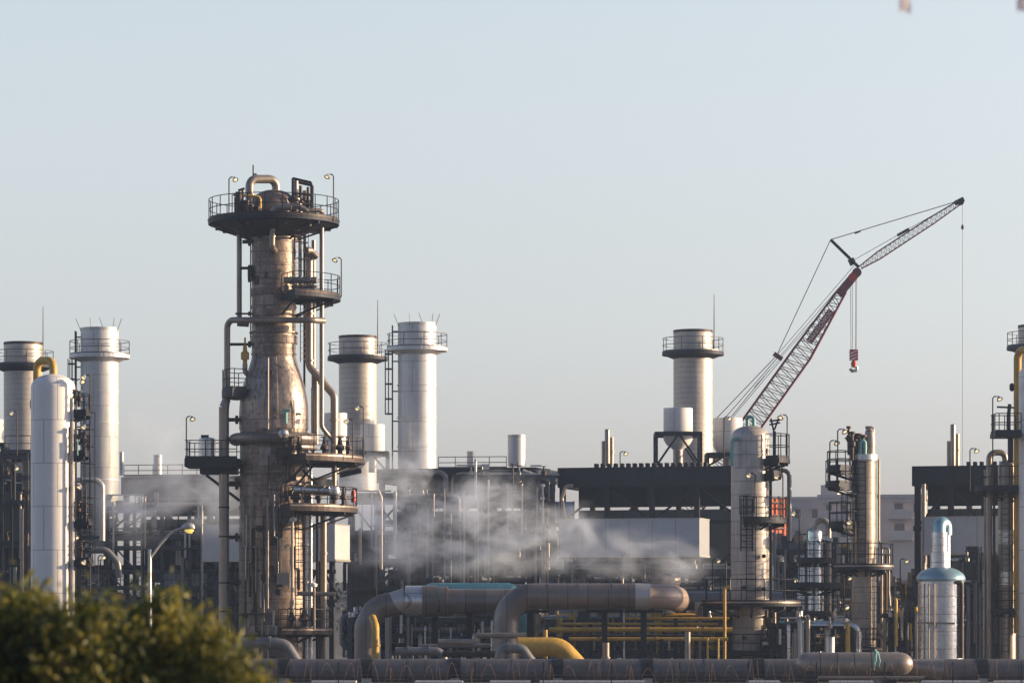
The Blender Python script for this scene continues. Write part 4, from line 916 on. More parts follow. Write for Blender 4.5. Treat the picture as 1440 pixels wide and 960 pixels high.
# ---------------------------------------------------------------- crane
YK = 262.0; kk = YK/FPX
cr = T('crane', 'dark red lattice boom crane with a raised jib, rising behind the plant', 'crane', (X(800, YK), YK, 0))
def lattice(pts, hw, mat, mat2, nb, tub=.085, dep=None):
    """four chords and zigzag lacing between stations; pts: centres, hw: half widths, all in the crane's vertical plane"""
    chords = []; 
    for sgn in (-1, 1):
        for dy in (-1, 1):
            line = []
            for i, p in enumerate(pts):
                d = (pts[min(i+1, len(pts)-1)] - pts[max(i-1, 0)]).normalized(); nrm = Vector((-d.z, 0, d.x))
                line.append(p + nrm*sgn*hw[i] + Vector((0, dy*hw[i]*(dep or .85), 0)))
            chords.append(line)
            MB().tube(line, tub, 6).build('chord', mat, cr)
    m = MB()
    def at(line, f):
        ls = [(b - a).length for a, b in zip(line, line[1:])]; d = f*sum(ls)
        for i, l in enumerate(ls):
            if d <= l + 1e-6: return line[i].lerp(line[i+1], min(1, d/l))
            d -= l
        return line[-1]
    lens = sum((b - a).length for a, b in zip(pts, pts[1:]))
    for i in range(nb):
        f0, f1 = i/nb, (i+1)/nb; fm = (f0 + f1)/2
        for a, b in ((0, 2), (1, 3)):
            s_ = (a == 1); p0, p1 = (chords[b], chords[a]) if s_ else (chords[a], chords[b]); m.bar(at(p0, f0), at(p1, fm), tub*.62); m.bar(at(p1, fm), at(p0, f1), tub*.62)
        for a, b in ((0, 1), (2, 3)):
            m.bar(at(chords[a], f0), at(chords[b], fm), tub*.7); m.bar(at(chords[b], fm), at(chords[a], f1), tub*.7)
    m.build('lacing', mat2, cr)
bl = [P(818, 930, YK), P(845, 892, YK), P(1128, 497, YK), P(1185, 408, YK)]
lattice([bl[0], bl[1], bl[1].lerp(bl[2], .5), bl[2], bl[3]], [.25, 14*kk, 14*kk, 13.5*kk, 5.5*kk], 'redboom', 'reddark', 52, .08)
# solid boom head
m = MB(); m.bar(P(1180, 414, YK), P(1206, 382, YK), .75, .62); m.build('boom_head', 'redboom', cr)
MB().tube([P(1205, 383, YK - .5), P(1205, 383, YK + .5)], .36, 16).build('sheave', 'redboom', cr)
MB().tube([P(1199, 390, YK - .5), P(1199, 390, YK + .5)], .34, 16).build('sheave', 'red', cr)
j0, j1 = P(1210, 376, YK), P(1352, 283, YK)
lattice([j0, j0.lerp(j1, .18), j0.lerp(j1, .72), j1], [.12, 5.2*kk, 5*kk, .16], 'redboom', 'greyboom', 22, .05)
MB().bar(P(1343, 286, YK), P(1355, 280, YK), .45, .35).build('jib_head', 'dark', cr)
MB().tube([P(1351, 284, YK - .3), P(1351, 284, YK + .3)], .26, 14).build('sheave', 'dark', cr)
MB().bar(P(1208, 376, YK), P(1168, 337, YK), .24, .2).build('jib_mast', 'dark', cr)
MB().bar(P(1196, 364, YK), P(1200, 372, YK), .45).build('mast_joint', 'dark', cr)
MB().bar(P(1088, 497, YK), P(1100, 505, YK), .5, .3).build('boom_bracket', 'redboom', cr)
MB().bar(P(1262, 331, YK), P(1278, 322, YK), .3, .2).build('jib_stop', 'dark', cr)
for a, b, r in (((1168, 337), (1350, 282), .035), ((1168, 337), (1092, 500), .035), ((1092, 500), (900, 700), .035), ((1204, 370), (1092, 500), .022), ((1204, 376), (1095, 503), .022), ((1200, 366), (1345, 284), .022),
                ((1094, 502), (930, 690), .03), ((1098, 506), (960, 670), .025), ((1082, 520), (1000, 620), .03), ((1197, 392), (1060, 545), .02)):
    for dy in (-.25, .25): MB().tube([P(*a, YK + dy), P(*b, YK + dy)], r, 5).build('pendant_line', 'cable', cr)
MB().bar(P(1202, 328, YK), P(1210, 325, YK), .13).build('line_socket', 'dark', cr)
for px in (1196, 1198.5, 1203.5, 1205): MB().tube([P(px, 390, YK), P(px + (1200.5 - px)*.15, 494, YK)], .022, 5).build('hoist_line', 'cable', cr)
MB().tube([P(1353.5, 284, YK), P(1353.5, 700, YK)], .022, 5).build('whip_line', 'cable', cr)
MB().lathe([(.01, -.16), (.1, -.1), (.12, .05), (.03, .25)], tuple(P(1353.5, 320, YK)), 10).build('line_weight', 'dark', cr)
# counter mast, house and tracks, hidden behind the plant from here
hx = X(800, YK)
MB().box((hx - 5.5, YK - 1.6, 1.3), (hx + 1.6, YK + 1.6, 3.3)).build('machine_house', 'redboom', cr)
MB().box((hx + .3, YK - 2.5, 1.4), (hx + 2.2, YK - 1.61, 3.4)).build('cab', 'red', cr)
for dy in (-2.6, 1.6): MB().box((hx - 3.6, YK + dy, .02), (hx + 3.6, YK + dy + 1.0, 1.1)).build('track', 'dark', cr)
MB().bar((hx - 1, YK, 3.3), P(900, 700, YK), .4).build('back_mast', 'redboom', cr)
# lettering board along the boom
bd = (bl[2] - bl[1]).normalized(); ang = math.atan2(bd.z, bd.x)
fc_ = bpy.data.curves.new('lettering', 'FONT'); fc_.body = 'MANITOWOC'; fc_.size = .46; fc_.extrude = .012; fc_.align_x = 'CENTER'; fc_.align_y = 'CENTER'; fc_.materials.append(M['whitepaint'])
ft = bpy.data.objects.new('lettering_curve', fc_); COL.objects.link(ft); bpy.context.view_layer.update()
fo = bpy.data.objects.new('lettering', bpy.data.meshes.new_from_object(ft.evaluated_get(bpy.context.evaluated_depsgraph_get()))); COL.objects.link(fo); bpy.data.objects.remove(ft)
bc = P(1152, 460, YK) + Vector((0, -15*kk*.85 - .2, 0)); ORG['lettering'] = Vector()
brd = T('_tmp', None, None, (0, 0, 0)); bpy.data.objects.remove(brd)
hh = .27; ll = 1.5; nn_ = Vector((-bd.z, 0, bd.x))
bm_ = MB(); cen = bc + Vector((0, .06, 0)); vs = [cen + bd*a*ll + nn_*b*hh + Vector((0, y, 0)) for y in (-.02, .02) for a, b in ((-1,-1), (1,-1), (1,1), (-1,1))]
bm_.add(vs, [(0,1,2,3), (7,6,5,4), (0,4,5,1), (1,5,6,2), (2,6,7,3), (3,7,4,0)])
sb = bm_.build('name_board', 'redboom', cr)
fo.parent = sb; fo.location = bc - ORG[cr.name] + Vector((0, -.02, 0)); fo.rotation_euler = (R(90), -ang, 0)
hb = T('hook_block', 'red and white striped hook block hanging from the crane boom', 'hook block', tuple(P(1200.5, 500, YK)))
MB().box(tuple(P(1195.5, 506, YK - .3)), tuple(P(1205.5, 492, YK + .3))).build('cheek', 'red', hb)
for i in range(3): MB().bar(P(1196, 506 - i*4.5, YK - .32), P(1205, 502 - i*4.5, YK - .32), .03, .10).build('stripe', 'whitepaint', hb)
MB().lathe([(.18, 0), (.22, .35), (.1, .5)], tuple(P(1200.5, 516, YK)), 12).build('swivel', 'red', hb)
MB().tube(arcpts((0, 0), .26, 0, 0, 1)[:1] + [P(1200.5, 514, YK), P(1205.5, 517, YK), P(1204.5, 521, YK), P(1198, 521.5, YK), P(1195.5, 518, YK)][1:] if False else [P(1200.5, 514, YK), P(1205.5, 517, YK), P(1204, 521, YK), P(1198, 521.5, YK), P(1195.5, 518, YK)], .13, 8).build('hook', 'galv', hb)

# ---------------------------------------------------------------- big insulated pipes in the middle
big = T('duct_pipe', 'large brown insulated pipe rising in an elbow, with a bright sheet sleeve', 'pipe', tuple(P(515, 930, 181)))
ppipe(big, 'pipe_run', 'bigpipe', [(515, 940), (515, 880), (530, 853), (558, 848), (590, 844)], 17, 181, 26, 24)
ppipe(big, 'pipe_run', 'bigpipe', [(626, 845), (740, 845)], 17.5, 181, None, 24)
MB().tube(px_pts([(570, 845), (594, 845)], 181), [22*181/FPX]*2, 28).build('bright_sleeve', 'alu', big)
MB().tube(px_pts([(594.2, 845), (616, 845)], 181), [22.4*181/FPX]*2, 28).build('sleeve', 'bigpipe', big)
MB().tube(px_pts([(619, 845), (630, 845)], 181), [21*181/FPX]*2, 28).build('flange', 'bigpipe', big)
MB().tube(px_pts([(550, 849), (570, 845)], 181), [16.5*181/FPX, 18.5*181/FPX], 24).build('reducer', 'galv', big)
b2 = T('duct_pipe', 'largest brown insulated pipe, turning down at left and away at its salmon right end', 'pipe', tuple(P(712, 900, 177)))
ppipe(b2, 'pipe_run', 'bigpipe', [(711, 935), (711, 862), (735, 838), (902, 838)], 18.3, 177, 34, 26)
MB().tube(px_pts([(893, 838), (914, 838)], 177), [18.5*177/FPX, 18.3*177/FPX], 26).build('sheet_sleeve', 'galv', b2)
ppipe(b2, 'end_elbow', 'salmon', [(905, 838, 0), (940, 838.5, .35), (951, 841, 1.6), (953, 844, 11.5)], 17.6, 177, 34, 26)
ppipe(b2, 'flange', 'bigpipe', [(709, 889), (715, 889)], 1, 177)
for px in (770, 812, 861): MB().tube(px_pts([(px, 838), (px + 1.5, 838)], 177), [18.8*177/FPX]*2, 26).build('band', 'bigpipe', b2)
MB().tube(px_pts([(793, 820), (793, 815), (796, 815)], 177), .03, 6).build('vent_stub', 'rod', b2)
b3 = T('duct_pipe', 'dark grey large pipe continuing behind the salmon pipe end', 'pipe', tuple(P(940, 844, 189)))
ppipe(b3, 'pipe_run', 'greypipe', [(938, 844), (1100, 845)], 13.5, 189, None, 22, (.5,))
for px in (965, 1090): MB().bar(P(px, 858, 189), (X(px, 189), 189, 0), .3).build('support', 'dark', b3)
for px, o in ((745, 178), (850, 178), (905, 178), (612, 182), (660, 182)):
    par = b2 if o == 178 else big
    MB().bar((X(px, o), o, 0), (X(px, o), o, Z(857, o)), .3).build('support', 'dark', par)
    MB().box((X(px, o) - 1.0, o - .4, Z(861, o)), (X(px, o) + 1.0, o + .4, Z(857, o))).build('saddle', 'dark', par)
tv = T('horizontal_drum', 'teal horizontal drum lying behind the brown pipe', 'drum', tuple(P(600, 832, 190)))
k = 190/FPX
MB().tube(px_pts([(592, 832), (596, 832), (606, 832), (716, 832), (724, 832), (730, 832)], 190), [4*k, 9*k, 13*k, 13*k, 10*k, 4*k], 24).build('shell', 'teal', tv)
for px, w_ in ((738, 8.5), (590, 5), (640, 5)): MB().tube([(X(px, 190), 190 - .1, 0), (X(px, 190), 190 - .1, Z(838, 190))], w_*k, 18).build('support', 'teal', tv)
MB().tube([P(586, 905, 189), P(586, 868, 189)], [.2, .2], 12).build('stand_pipe', 'teal', tv)
MB().lathe([(6*k, 0), (7*k, .1), (7*k, .5), (3.5*k, .7), (3.5*k, 1.5)], tuple(P(589, 900, 188.5)), 14).build('valve_body', 'teal', tv)
yd = T('duct_pipe', 'fat bright yellow pipe curving down behind the bottom main', 'pipe', tuple(P(735, 909, 172)))
ppipe(yd, 'pipe_run', 'yellow', [(728, 909), (788, 909), (812, 935), (822, 950)], 13.5, 172, 26, 24)
ys = T('pipe', 'short yellow upright pipe under the first big elbow', 'pipe', tuple(P(526, 925, 178)))
ppipe(ys, 'pipe_run', 'yellow', [(528, 925, 0), (528, 880, 0), (524, 868, 1)], 5.5, 178, 8, 14, (.4,))
pthing('grey pipe with an elbow dipping to the bottom main, left of the fat yellow one', 'greypipe', [(702, 925), (706, 911), (734, 911), (752, 936)], 7, 169, 12, 16, (1.3,))
pthing('grey pipe at the tall brown column\'s foot, bending down into the bottom main', 'greypipe', [(300, 904), (388, 904), (402, 906), (424, 940)], 8, 174, 20, 18, (.9,))
pthing('grey horizontal pipe low between the first elbow and the pumps', 'greypipe', [(556, 915), (616, 915), (624, 922), (624, 940)], 6, 171, 10, 14, (.3, .8))
pthing('dark flanged pipe just left of the grey pipe with the bright elbow', 'rustdark', [(622, 919), (700, 919)], 4.5, 170, 6, 14, (.1, .3, .5, .7, .9))
pthing('slim grey pipe with a raised bend over the flanged pipe', 'tanpipe', [(616, 902), (668, 902), (668, 893), (676, 893), (740, 893)], 4, 173, 7, 12, (.5,))
pthing('slim grey line stepping along below the big pipes', 'greypipe', [(590, 908), (690, 907)], 3, 174, None, 12, (.4, .7))
for a, b, c_, d_, Y, mat, lab, legs in (
    (772, 1030, 885, 3.6, 181, 'yellow', 'front yellow pipe running from the yellow valves to the off-white column', (860, 960)),
    (788, 1010, 877, 2.2, 184, 'yellow', 'thin yellow pipe behind the front yellow one', (830,)),
    (1078, 1195, 886, 3.6, 190, 'yellow', 'yellow pipe between the off-white column and the slim tan one', (1120, 1170)),
    (1084, 1200, 874.5, 2.4, 192, 'teal', 'thin teal pipe above the yellow one between the two pale columns', (1130,)),
    (780, 900, 863, 4.2, 187, 'greypipe', 'grey pipe in the shade below the largest brown pipe', (800, 880)),
    (965, 1030, 862, 4, 187, 'greypipe', 'grey pipe under the dark continuation pipe', (980,)),
    (1060, 1140, 862, 5, 199, 'greypipe', 'grey line behind the foot of the off-white column', (1100,)),
    (800, 1000, 893, 1.8, 179, 'rustdark', 'thin rusty line below the front yellow pipe', (900,)),
    (800, 1024, 898, 2.6, 178.5, 'yellow', 'lower yellow pipe among the dark railings below the front yellow one', (930,)),
    (880, 1026, 869, 2.0, 182, 'yellow', 'uppermost thin yellow pipe, close under the largest brown pipe', (950,)),
    (1086, 1300, 896, 2.2, 187.5, 'yellow', 'thin low yellow pipe passing behind the foot of the slim tan column', (1150, 1280)),
    (1238, 1300, 858, 2.6, 200, 'yellow', 'short yellow pipe in the dark gap left of the teal domed vessel', (1270,)),
    (1085, 1196, 843, 2.0, 200, 'galv', 'thin bright pipe in the clutter beside the ring platform of the off-white column', (1140,)),
    (520, 690, 935, 3.2, 168, 'rustdark', 'thin dark line just above the bottom main at left', ())):
    pthing(lab, mat, [(a, c_), (b, c_)], d_, Y, None, 12, (.2, .55, .85), 'pipe', 'pipe', None, [(l, c_) for l in legs])
pthing('upright yellow pipe passing the ring platform of the off-white column', 'yellow', [(1019, 940), (1019, 826), (1026, 824)], 2.3, 180, 4, 12, (.5,))
for px, a, b, r, mat, lab in ((967, 888, 945, 4, 'tanpipe', 'short silvery standpipe under the yellow pipe, the thickest'), (995, 897, 945, 1.4, 'yellow', 'left of two thin yellow standpipes by the off-white column'), (1010, 897, 945, 1.4, 'yellow', 'right of two thin yellow standpipes by the off-white column'),
                              (767, 885, 925, 3, 'yellow', 'yellow standpipe at the left end of the front yellow pipe'), (852, 903, 945, 5, 'tanpipe', 'stout pale standpipe with a yellow cap under the yellow pipe'),
                              (1167, 895, 945, 7, 'alu', 'stout bright standpipe left of the slim tan column')):
    pthing(lab, mat, [(px, b), (px, a)], r, 174 if px < 1100 else 180, None, 14, (.5,), 'standpipe', 'pipe')

# ---------------------------------------------------------------- bottom main, drum, coils, blocks
YB = 165.0; bk = YB/FPX
mp = T('pipeline', 'long dull grey main running along the bottom of the picture', 'pipeline', (X(900, YB), YB, 0))
MB().tube(px_pts([(330, 942), (1500, 942)], YB), [16.2*bk]*2, 28).build('pipe_run', 'main', mp)
for px in (400, 516, 640, 784, 910, 1066, 1230, 1380): 
    MB().tube(px_pts([(px - 8, 942), (px + 8, 942)], YB), [17*bk]*2, 28).build('clamp', 'dark', mp)
    MB().box((X(px - 7, YB), YB - .5, 0), (X(px + 7, YB), YB + .5, Z(953, YB))).build('support', 'concrete', mp)
for px in (575, 720, 850, 990): MB().tube(px_pts([(px, 942), (px + 2, 942)], YB), [16.6*bk]*2, 28).build('seam', 'main', mp)
hd = T('horizontal_drum', 'horizontal drum with rounded ends above the bottom main, lit at its right end', 'drum', tuple(P(1200, 933, 162.5)))
k = 162.5/FPX; r = 16.5*k
ends = [(1 - math.cos(PI/2*i/6), math.sin(PI/2*i/6)) for i in range(7)]
pl = [P(1118, 933, 162.5) + Vector((e[0]*r*1.15, 0, 0)) for e in ends] + [P(1284, 933, 162.5) - Vector((e[0]*r*1.15, 0, 0)) for e in ends[::-1]]
MB().tube(pl, [max(.02, e[1]*r) for e in ends] + [max(.02, e[1]*r) for e in ends[::-1]], 32, False).build('shell', 'tanpipe', hd)
for px in (1152, 1176, 1200, 1224): MB().tube(px_pts([(px, 933), (px + 1, 933)], 162.5), [r*1.012]*2, 32).build('seam', 'rustdark', hd)
for px in (1140, 1250): MB().box((X(px, 162.5) - .3, 162.5 - .5, 0), (X(px, 162.5) + .3, 162.5 + .5, Z(944, 162.5))).build('saddle', 'dark', hd)
MB().tube(px_pts([(1276, 936), (1325, 941)], 163.5), [9*k, 15.5*k], 24).build('cone_end', 'tanpipe', hd)
pthing('tan lower line under the horizontal drum', 'tanpipe', [(1150, 952), (1300, 952)], 2.2, 161.5, None, 10, (.3, .7))
m = MB()
for i, (a, b) in enumerate(((585, 650), (760, 905), (1052, 1095), (1168, 1226), (1298, 1376), (1400, 1440), (690, 745), (440, 500))):
    t = T('concrete_block', 'low pale concrete block below the main, number %d counted from the left' % (sorted((585, 760, 1052, 1168, 1298, 1400, 690, 440)).index(a) + 1), 'block', (X((a+b)/2, 160), 160, 0), 0, 'concrete blocks along the bottom main')
    zt_ = Z(956.5, 160)
    MB().box((X(a, 160), 159.6, 0), (X(b, 160), 160.4, zt_ - .08)).build('base', 'concrete', t); MB().box((X(a, 160) - .04, 159.55, zt_ - .077), (X(b, 160) + .04, 160.45, zt_)).build('cap', 'whitepaint', t)
wc = T('razor_wire', 'rusty coiled razor wire looping in front of the bottom main', 'wire coil', (X(380, 158), 158, 0))
pts = []; n_ = 2200; x0, x1 = X(372, 158), X(1460, 158); rw = random.Random(3); turns = 58; ph = 0
for i in range(n_):
    f = i/n_; a = 2*PI*turns*f + .5*math.sin(f*40); rad = .60 + .14*math.sin(f*61) + .08*math.sin(f*173)
    pts.append(Vector((x0 + (x1 - x0)*f + .22*math.cos(a*.31 + f*9) + .15*math.sin(a*.17), 158 + rad*.5*math.sin(a), Z(950, 158) + rad*math.cos(a) + .06*math.sin(f*23))))
MB().tube(pts, .007, 4, False).build('coil', 'rustwire', wc)
for zpy in (948.5, 955): MB().tube([P(372, zpy, 158), P(1460, zpy, 158)], .012, 4).build('strand', 'rod', wc)
for px in range(380, 1460, 96): MB().bar((X(px, 158.2), 158.2, 0), P(px, 930 if px % 192 else 940, 158.2), .05).build('fence_post', 'dark', wc)
t = T('rag', 'pale shredded green rag caught over the horizontal drum', 'rag', tuple(P(1232, 920, 161.6)))
rg = MB(); rq = random.Random(8)
for i in range(5):
    p = P(1232 + rq.uniform(-3, 2), 914 + rq.uniform(-3, 4), 161.55 - rq.uniform(0, .12)); line = [p]
    for j in range(5): p = p + Vector((rq.uniform(-.05, .05), rq.uniform(-.04, .02), -rq.uniform(.10, .2))); line.append(p)
    rg.tube(line, [.03, .04, .03, .035, .02, .01], 5)
rg.build('strips', 'teal', t)

# ---------------------------------------------------------------- street lamp
YL = 140.0
sl_ = T('street_lamp', 'galvanised street lamp with a curved arm and amber head, behind the shrubs', 'street lamp', (X(210.5, YL), YL, 0))
MB().tube([(X(210.5, YL), YL, 0), P(210.5, 772, YL)], [.11, .075], 12).build('pole', 'galv', sl_)
MB().tube(fil(px_pts([(211, 785), (226, 764), (244, 745), (258, 742)], YL), L(25, YL)), [.05]*len(fil(px_pts([(211, 785), (226, 764), (244, 745), (258, 742)], YL), L(25, YL))), 8).build('arm', 'galv', sl_)
hd_ = MB().tube(px_pts([(256, 742), (259, 740.5), (265, 740), (271, 741), (273.5, 743)], YL), [.06, .13, .17, .15, .04], 14).build('lamp_head', 'galv', sl_)
MB().tube(px_pts([(260, 744), (264, 745), (269, 745.5), (272, 744.5)], YL), [.05, .12, .13, .04], 12).build('lens', 'litstreet', hd_)
MB().box((X(209, YL), YL - .2, Z(790, YL)), (X(212, YL), YL - .11, Z(779, YL))).build('bracket', 'galv', sl_)

# ---------------------------------------------------------------- coloured things far back
t = T('scaffold_sheeting', 'bright orange red sheeting on a scaffold between the two pale columns', 'sheeting', (X(1094, 236), 236, 0))
MB().box((X(1079, 236), 236, Z(762, 236)), (X(1107, 236), 236.6, Z(701, 236))).build('sheet', 'orange', t); t.rotation_euler = (0, 0, R(38)); t.scale = (1.22, 1, 1)
for px in (1080, 1093, 1106): MB().bar((X(px, 235.9), 235.85, 0), P(px, 697, 235.85), .09).build('scaffold_pole', 'rustdark', t)
for py in (706, 724, 742, 760): MB().bar(P(1080, py, 235.8), P(1106, py, 235.8), .08).build('ledger', 'rustdark', t)
t = T('tarpaulin', 'blue tarpaulin showing through the left legs of the capped black furnace', 'tarpaulin', (X(798, 262), 258, 0))
MB().box((X(778, 258), 258, Z(728, 258)), (X(808, 258), 260, Z(705, 258))).build('cover', 'blue', t)
for px in (779, 807): MB().bar((X(px, 258), 257.9, 0), P(px, 704, 257.9), .1).build('pole', 'dark', t)
# ---------------------------------------------------------------- steel frames with pipework, in the shade between the furnaces
def rack(label, px0, px1, Y, levels, depth, ncol, seed, npipe=10, rails=(), ves=(), diag=True, colmat='steel', pipemats=('greypipe', 'rustdark', 'tanpipe'), valves=6, down=4, top=None, plate=()):
    """open steel frame: columns, beams, braces, pipes on the levels, valves, guard rails"""
    q = random.Random(seed); x0, x1 = X(px0, Y), X(px1, Y); zs = [Z(p, Y) for p in levels]; ztop = max(zs)
    t = T('pipe_rack', label, 'pipe rack', ((x0 + x1)/2, Y, 0), 0, 'steel pipe racks in the plant')
    xs = [x0 + (x1 - x0)*i/(ncol - 1) for i in range(ncol)]
    for x in xs:
        for y in (Y, Y + depth): MB().bar((x, y, 0), (x, y, ztop), .24).build('column', colmat, t)
    for z in zs:
        for y in (Y, Y + depth): MB().bar((x0, y - .002, z - .13), (x1, y - .002, z - .13), .16, .26).build('beam', colmat, t)
        for x in xs: MB().bar((x, Y + .1, z - .14), (x, Y + depth - .1, z - .14), .14, .22).build('cross_beam', colmat, t)
    zz = sorted(zs + [0.0])
    if diag:
        for i in range(ncol - 1):
            for a, b in zip(zz, zz[1:]):
                if b - a > 1.2 and q.random() < .6:
                    p, r_ = ((xs[i], a), (xs[i+1], b - .2)) if q.random() < .5 else ((xs[i+1], a), (xs[i], b - .2))
                    MB().bar((p[0], Y + .02, p[1]), (r_[0], Y + .02, r_[1]), .11).build('brace', colmat, t)
    npipe = int(npipe*1.5)
    for i in range(npipe):
        z = q.choice(zs); r_ = q.choice((.07, .09, .12, .16, .2)); y = Y + q.uniform(.15, depth - .15); a = x0 - q.uniform(0, .5); b = x1 + q.uniform(0, .5)
        if q.random() < .4: a = q.uniform(x0, (x0 + x1)/2)
        if q.random() < .4: b = q.uniform((x0 + x1)/2, x1)
        pts = [(a, y, z + r_)]
        if q.random() < .5: 
            zt_ = z - q.uniform(.8, 2.4) if z > 3 else z + q.uniform(.5, 1.2); pts = [(a, y, max(.2, zt_))] + pts
        pts.append((b, y, z + r_))
        if q.random() < .5: pts.append((b, y, max(.2, z - q.uniform(.8, 2.6))))
        pipe(t, 'pipe_run', q.choice(pipemats), pts, r_, r_*2.4, 8)
    for i in range(down):
        x = q.uniform(x0, x1); z = q.choice(zs) + q.uniform(.2, 1.0); r_ = q.choice((.06, .09, .13)); y = Y - q.uniform(.15, .4)
        pipe(t, 'drop_pipe', q.choice(pipemats), [(x, y + .5, z), (x, y, z), (x, y, max(.15, z - q.uniform(1.5, 5)))], r_, r_*2.4, 8)
    for i in range(valves):
        x = q.uniform(x0, x1); z = q.choice(zs); r_ = q.uniform(.1, .2); y = Y + q.uniform(0, .6)
        v = MB().lathe([(r_*.6, 0), (r_, .05), (r_, .25), (r_*.4, .35), (r_*.35, .6)], (x, y, z), 8).build('valve', q.choice(pipemats), t)
        MB().sector((x, y), r_*.75, r_*1.1, z + .6, z + .64, 0, 360, 10).build('handwheel', 'rustdark', v)
    for i in range(max(3, npipe//5)):       # cable trays, cabinets and junction boxes
        z = q.choice(zs) + q.uniform(.25, .9); a = q.uniform(x0, x1 - (x1 - x0)*.4); b = a + (x1 - x0)*q.uniform(.2, .4); y = Y - q.uniform(.02, .2)
        MB().box((a, y, z), (b, y + .3, z + .09)).build('cable_tray', q.choice(('galv', 'greypipe', 'steel')), t)
    for i in range(max(3, npipe//4)):
        z = q.choice(zs) + .01; a = q.uniform(x0, x1 - .6); w_ = q.uniform(.25, .7); y = Y + q.uniform(.1, .5)
        MB().box((a, y, z), (a + w_, y + .3, z + q.uniform(.4, 1.1))).build('cabinet', q.choice(('box', 'galv', 'greywall', 'tanpipe', 'steel')), t)
    for i in range(2): xl = q.uniform(x0 + .3, x1 - .3); zl_ = sorted(q.sample(zz, 2)); ladder(t, xl, Y - .12, zl_[0], zl_[1] + .9, -90, .45, False, 'steel', .05)
    for i in range(npipe//3):                # slim risers running the full height in front
        xl = q.uniform(x0, x1); MB().tube([(xl, Y - .18 - q.random()*.2, q.choice(zz)), (xl, Y - .3, ztop - q.uniform(-.6, 1.2))], q.choice((.03, .05, .08)), 8).build('riser', q.choice(pipemats + ('galv',)), t)
    for (a, b, py) in rails: railing(t, [(X(a, Y), Y - .25, Z(py, Y)), (X(b, Y), Y - .25, Z(py, Y))], 1.05, 1.2, colmat); MB().box((X(a, Y), Y - .3, Z(py, Y) - .12), (X(b, Y), Y + depth*.5, Z(py, Y) - .004)).build('walkway', colmat, t)
    for (px, hw, a, b, mat, hor) in ves:
        k = Y/FPX
        if hor:
            p, r_ = P(px - hw, a, Y + .9), P(px + hw, a, Y + .9); d = Vector((b*k*.5, 0, 0))
            MB().tube([p, p + d*.25, p + d, r_ - d, r_ - d*.25, r_], [b*k*.3, b*k*.75, b*k, b*k, b*k*.75, b*k*.3], 18).build('exchanger', mat, t)
        else: MB().lathe([(hw*k*.5, Z(b, Y)), (hw*k, Z(b, Y) + hw*k*.4), (hw*k, Z(a, Y) - hw*k*.4), (hw*k*.5, Z(a, Y)), (.01, Z(a, Y) + .05)], (X(px, Y), Y + .9), 20).build('tank', mat, t)
    for (a, b, py0, py1, mat) in plate: MB().box((X(a, Y), Y + .5, Z(py1, Y)), (X(b, Y), Y + .6, Z(py0, Y))).build('cladding', mat, t)
    return t
rack('dense dark steel frame in the left background under the left furnace house', 112, 305, 232, (712, 752, 800, 842, 880), 5, 6, 21, 22, [(150, 300, 770), (118, 300, 826)], [(160, 18, 848, 16, 'greypipe', True), (135, 14, 800, 848, 'box', False)], True, 'steel', ('greypipe', 'rustdark', 'tanpipe', 'galv'), 10, 8, plate=((165, 300, 845, 925, 'greywall'), (225, 290, 800, 838, 'box')))
rack('dark steel frame at the left edge behind the white vessel', -40, 44, 226, (640, 668, 706, 760, 820, 870), 4, 3, 22, 12, [(8, 44, 635), (20, 44, 706)], [(36, 8, 640, 690, 'tanpipe', False), (33, 6, 700, 720, 'tanpipe', False)], True, 'steel', ('tanpipe', 'rustdark', 'dark'), 9, 7, plate=((-40, 30, 690, 770, 'greywall'),))
rack('dark steel frame standing in the steam below the middle furnace house', 492, 640, 226, (700, 752, 790, 826, 870), 5, 5, 23, 18, [(505, 640, 826)], [(560, 20, 770, 10, 'greypipe', True)], True, 'steel', ('greypipe', 'rustdark', 'galv', 'tanpipe'), 10, 9, plate=((488, 530, 745, 900, 'greywall'), (545, 596, 800, 890, 'greywall')))
rack('dark steel frame right of the steam with a tan tank in its top', 640, 778, 228, (668, 705, 752, 792, 830), 5, 5, 24, 20, [(700, 760, 700), (705, 748, 815)], [(724, 13, 668, 706, 'panel2', False), (700, 26, 800, 9, 'greypipe', True)], True, 'steel', ('greypipe', 'rustdark', 'galv', 'tanpipe'), 12, 10)
rack('dark steel frame under the long grey duct', 776, 1024, 220, (800, 832, 870), 5, 7, 25, 16, [(800, 900, 832)], [(800, 10, 790, 860, 'greywall', False), (930, 28, 800, 880, 'panel2', False), (960, 30, 852, 9, 'greypipe', True)], True, 'steel', ('greypipe', 'rustdark', 'tanpipe'), 8, 6, plate=((850, 1020, 820, 900, 'greywall'),))
rack('low cluttered pipe rack with yellow lines below the largest brown pipe', 770, 1026, 186, (872, 893, 914), 3, 8, 26, 40, [(790, 1020, 921), (800, 905, 905)], [(890, 16, 912, 7, 'panel2', True), (850, 7, 890, 925, 'tanpipe', False), (815, 5, 862, 890, 'tanpipe', False)], True, 'steel', ('yellow', 'tanpipe', 'rustdark', 'greypipe', 'yellow', 'alu'), 26, 14)
rack('cluttered pipe rack with small lamps between the off-white and the slim tan column', 1084, 1200, 204, (772, 800, 832, 866, 900), 4, 5, 27, 44, [(1084, 1140, 815), (1084, 1200, 866), (1150, 1200, 830)], [(1120, 22, 862, 8, 'greypipe', True), (1110, 12, 772, 9, 'bigpipe', True), (1108, 7, 840, 880, 'panel2', False), (1180, 5, 800, 900, 'tanpipe', False)], True, 'steel', ('tanpipe', 'rustdark', 'greypipe', 'alu', 'yellow'), 24, 18)
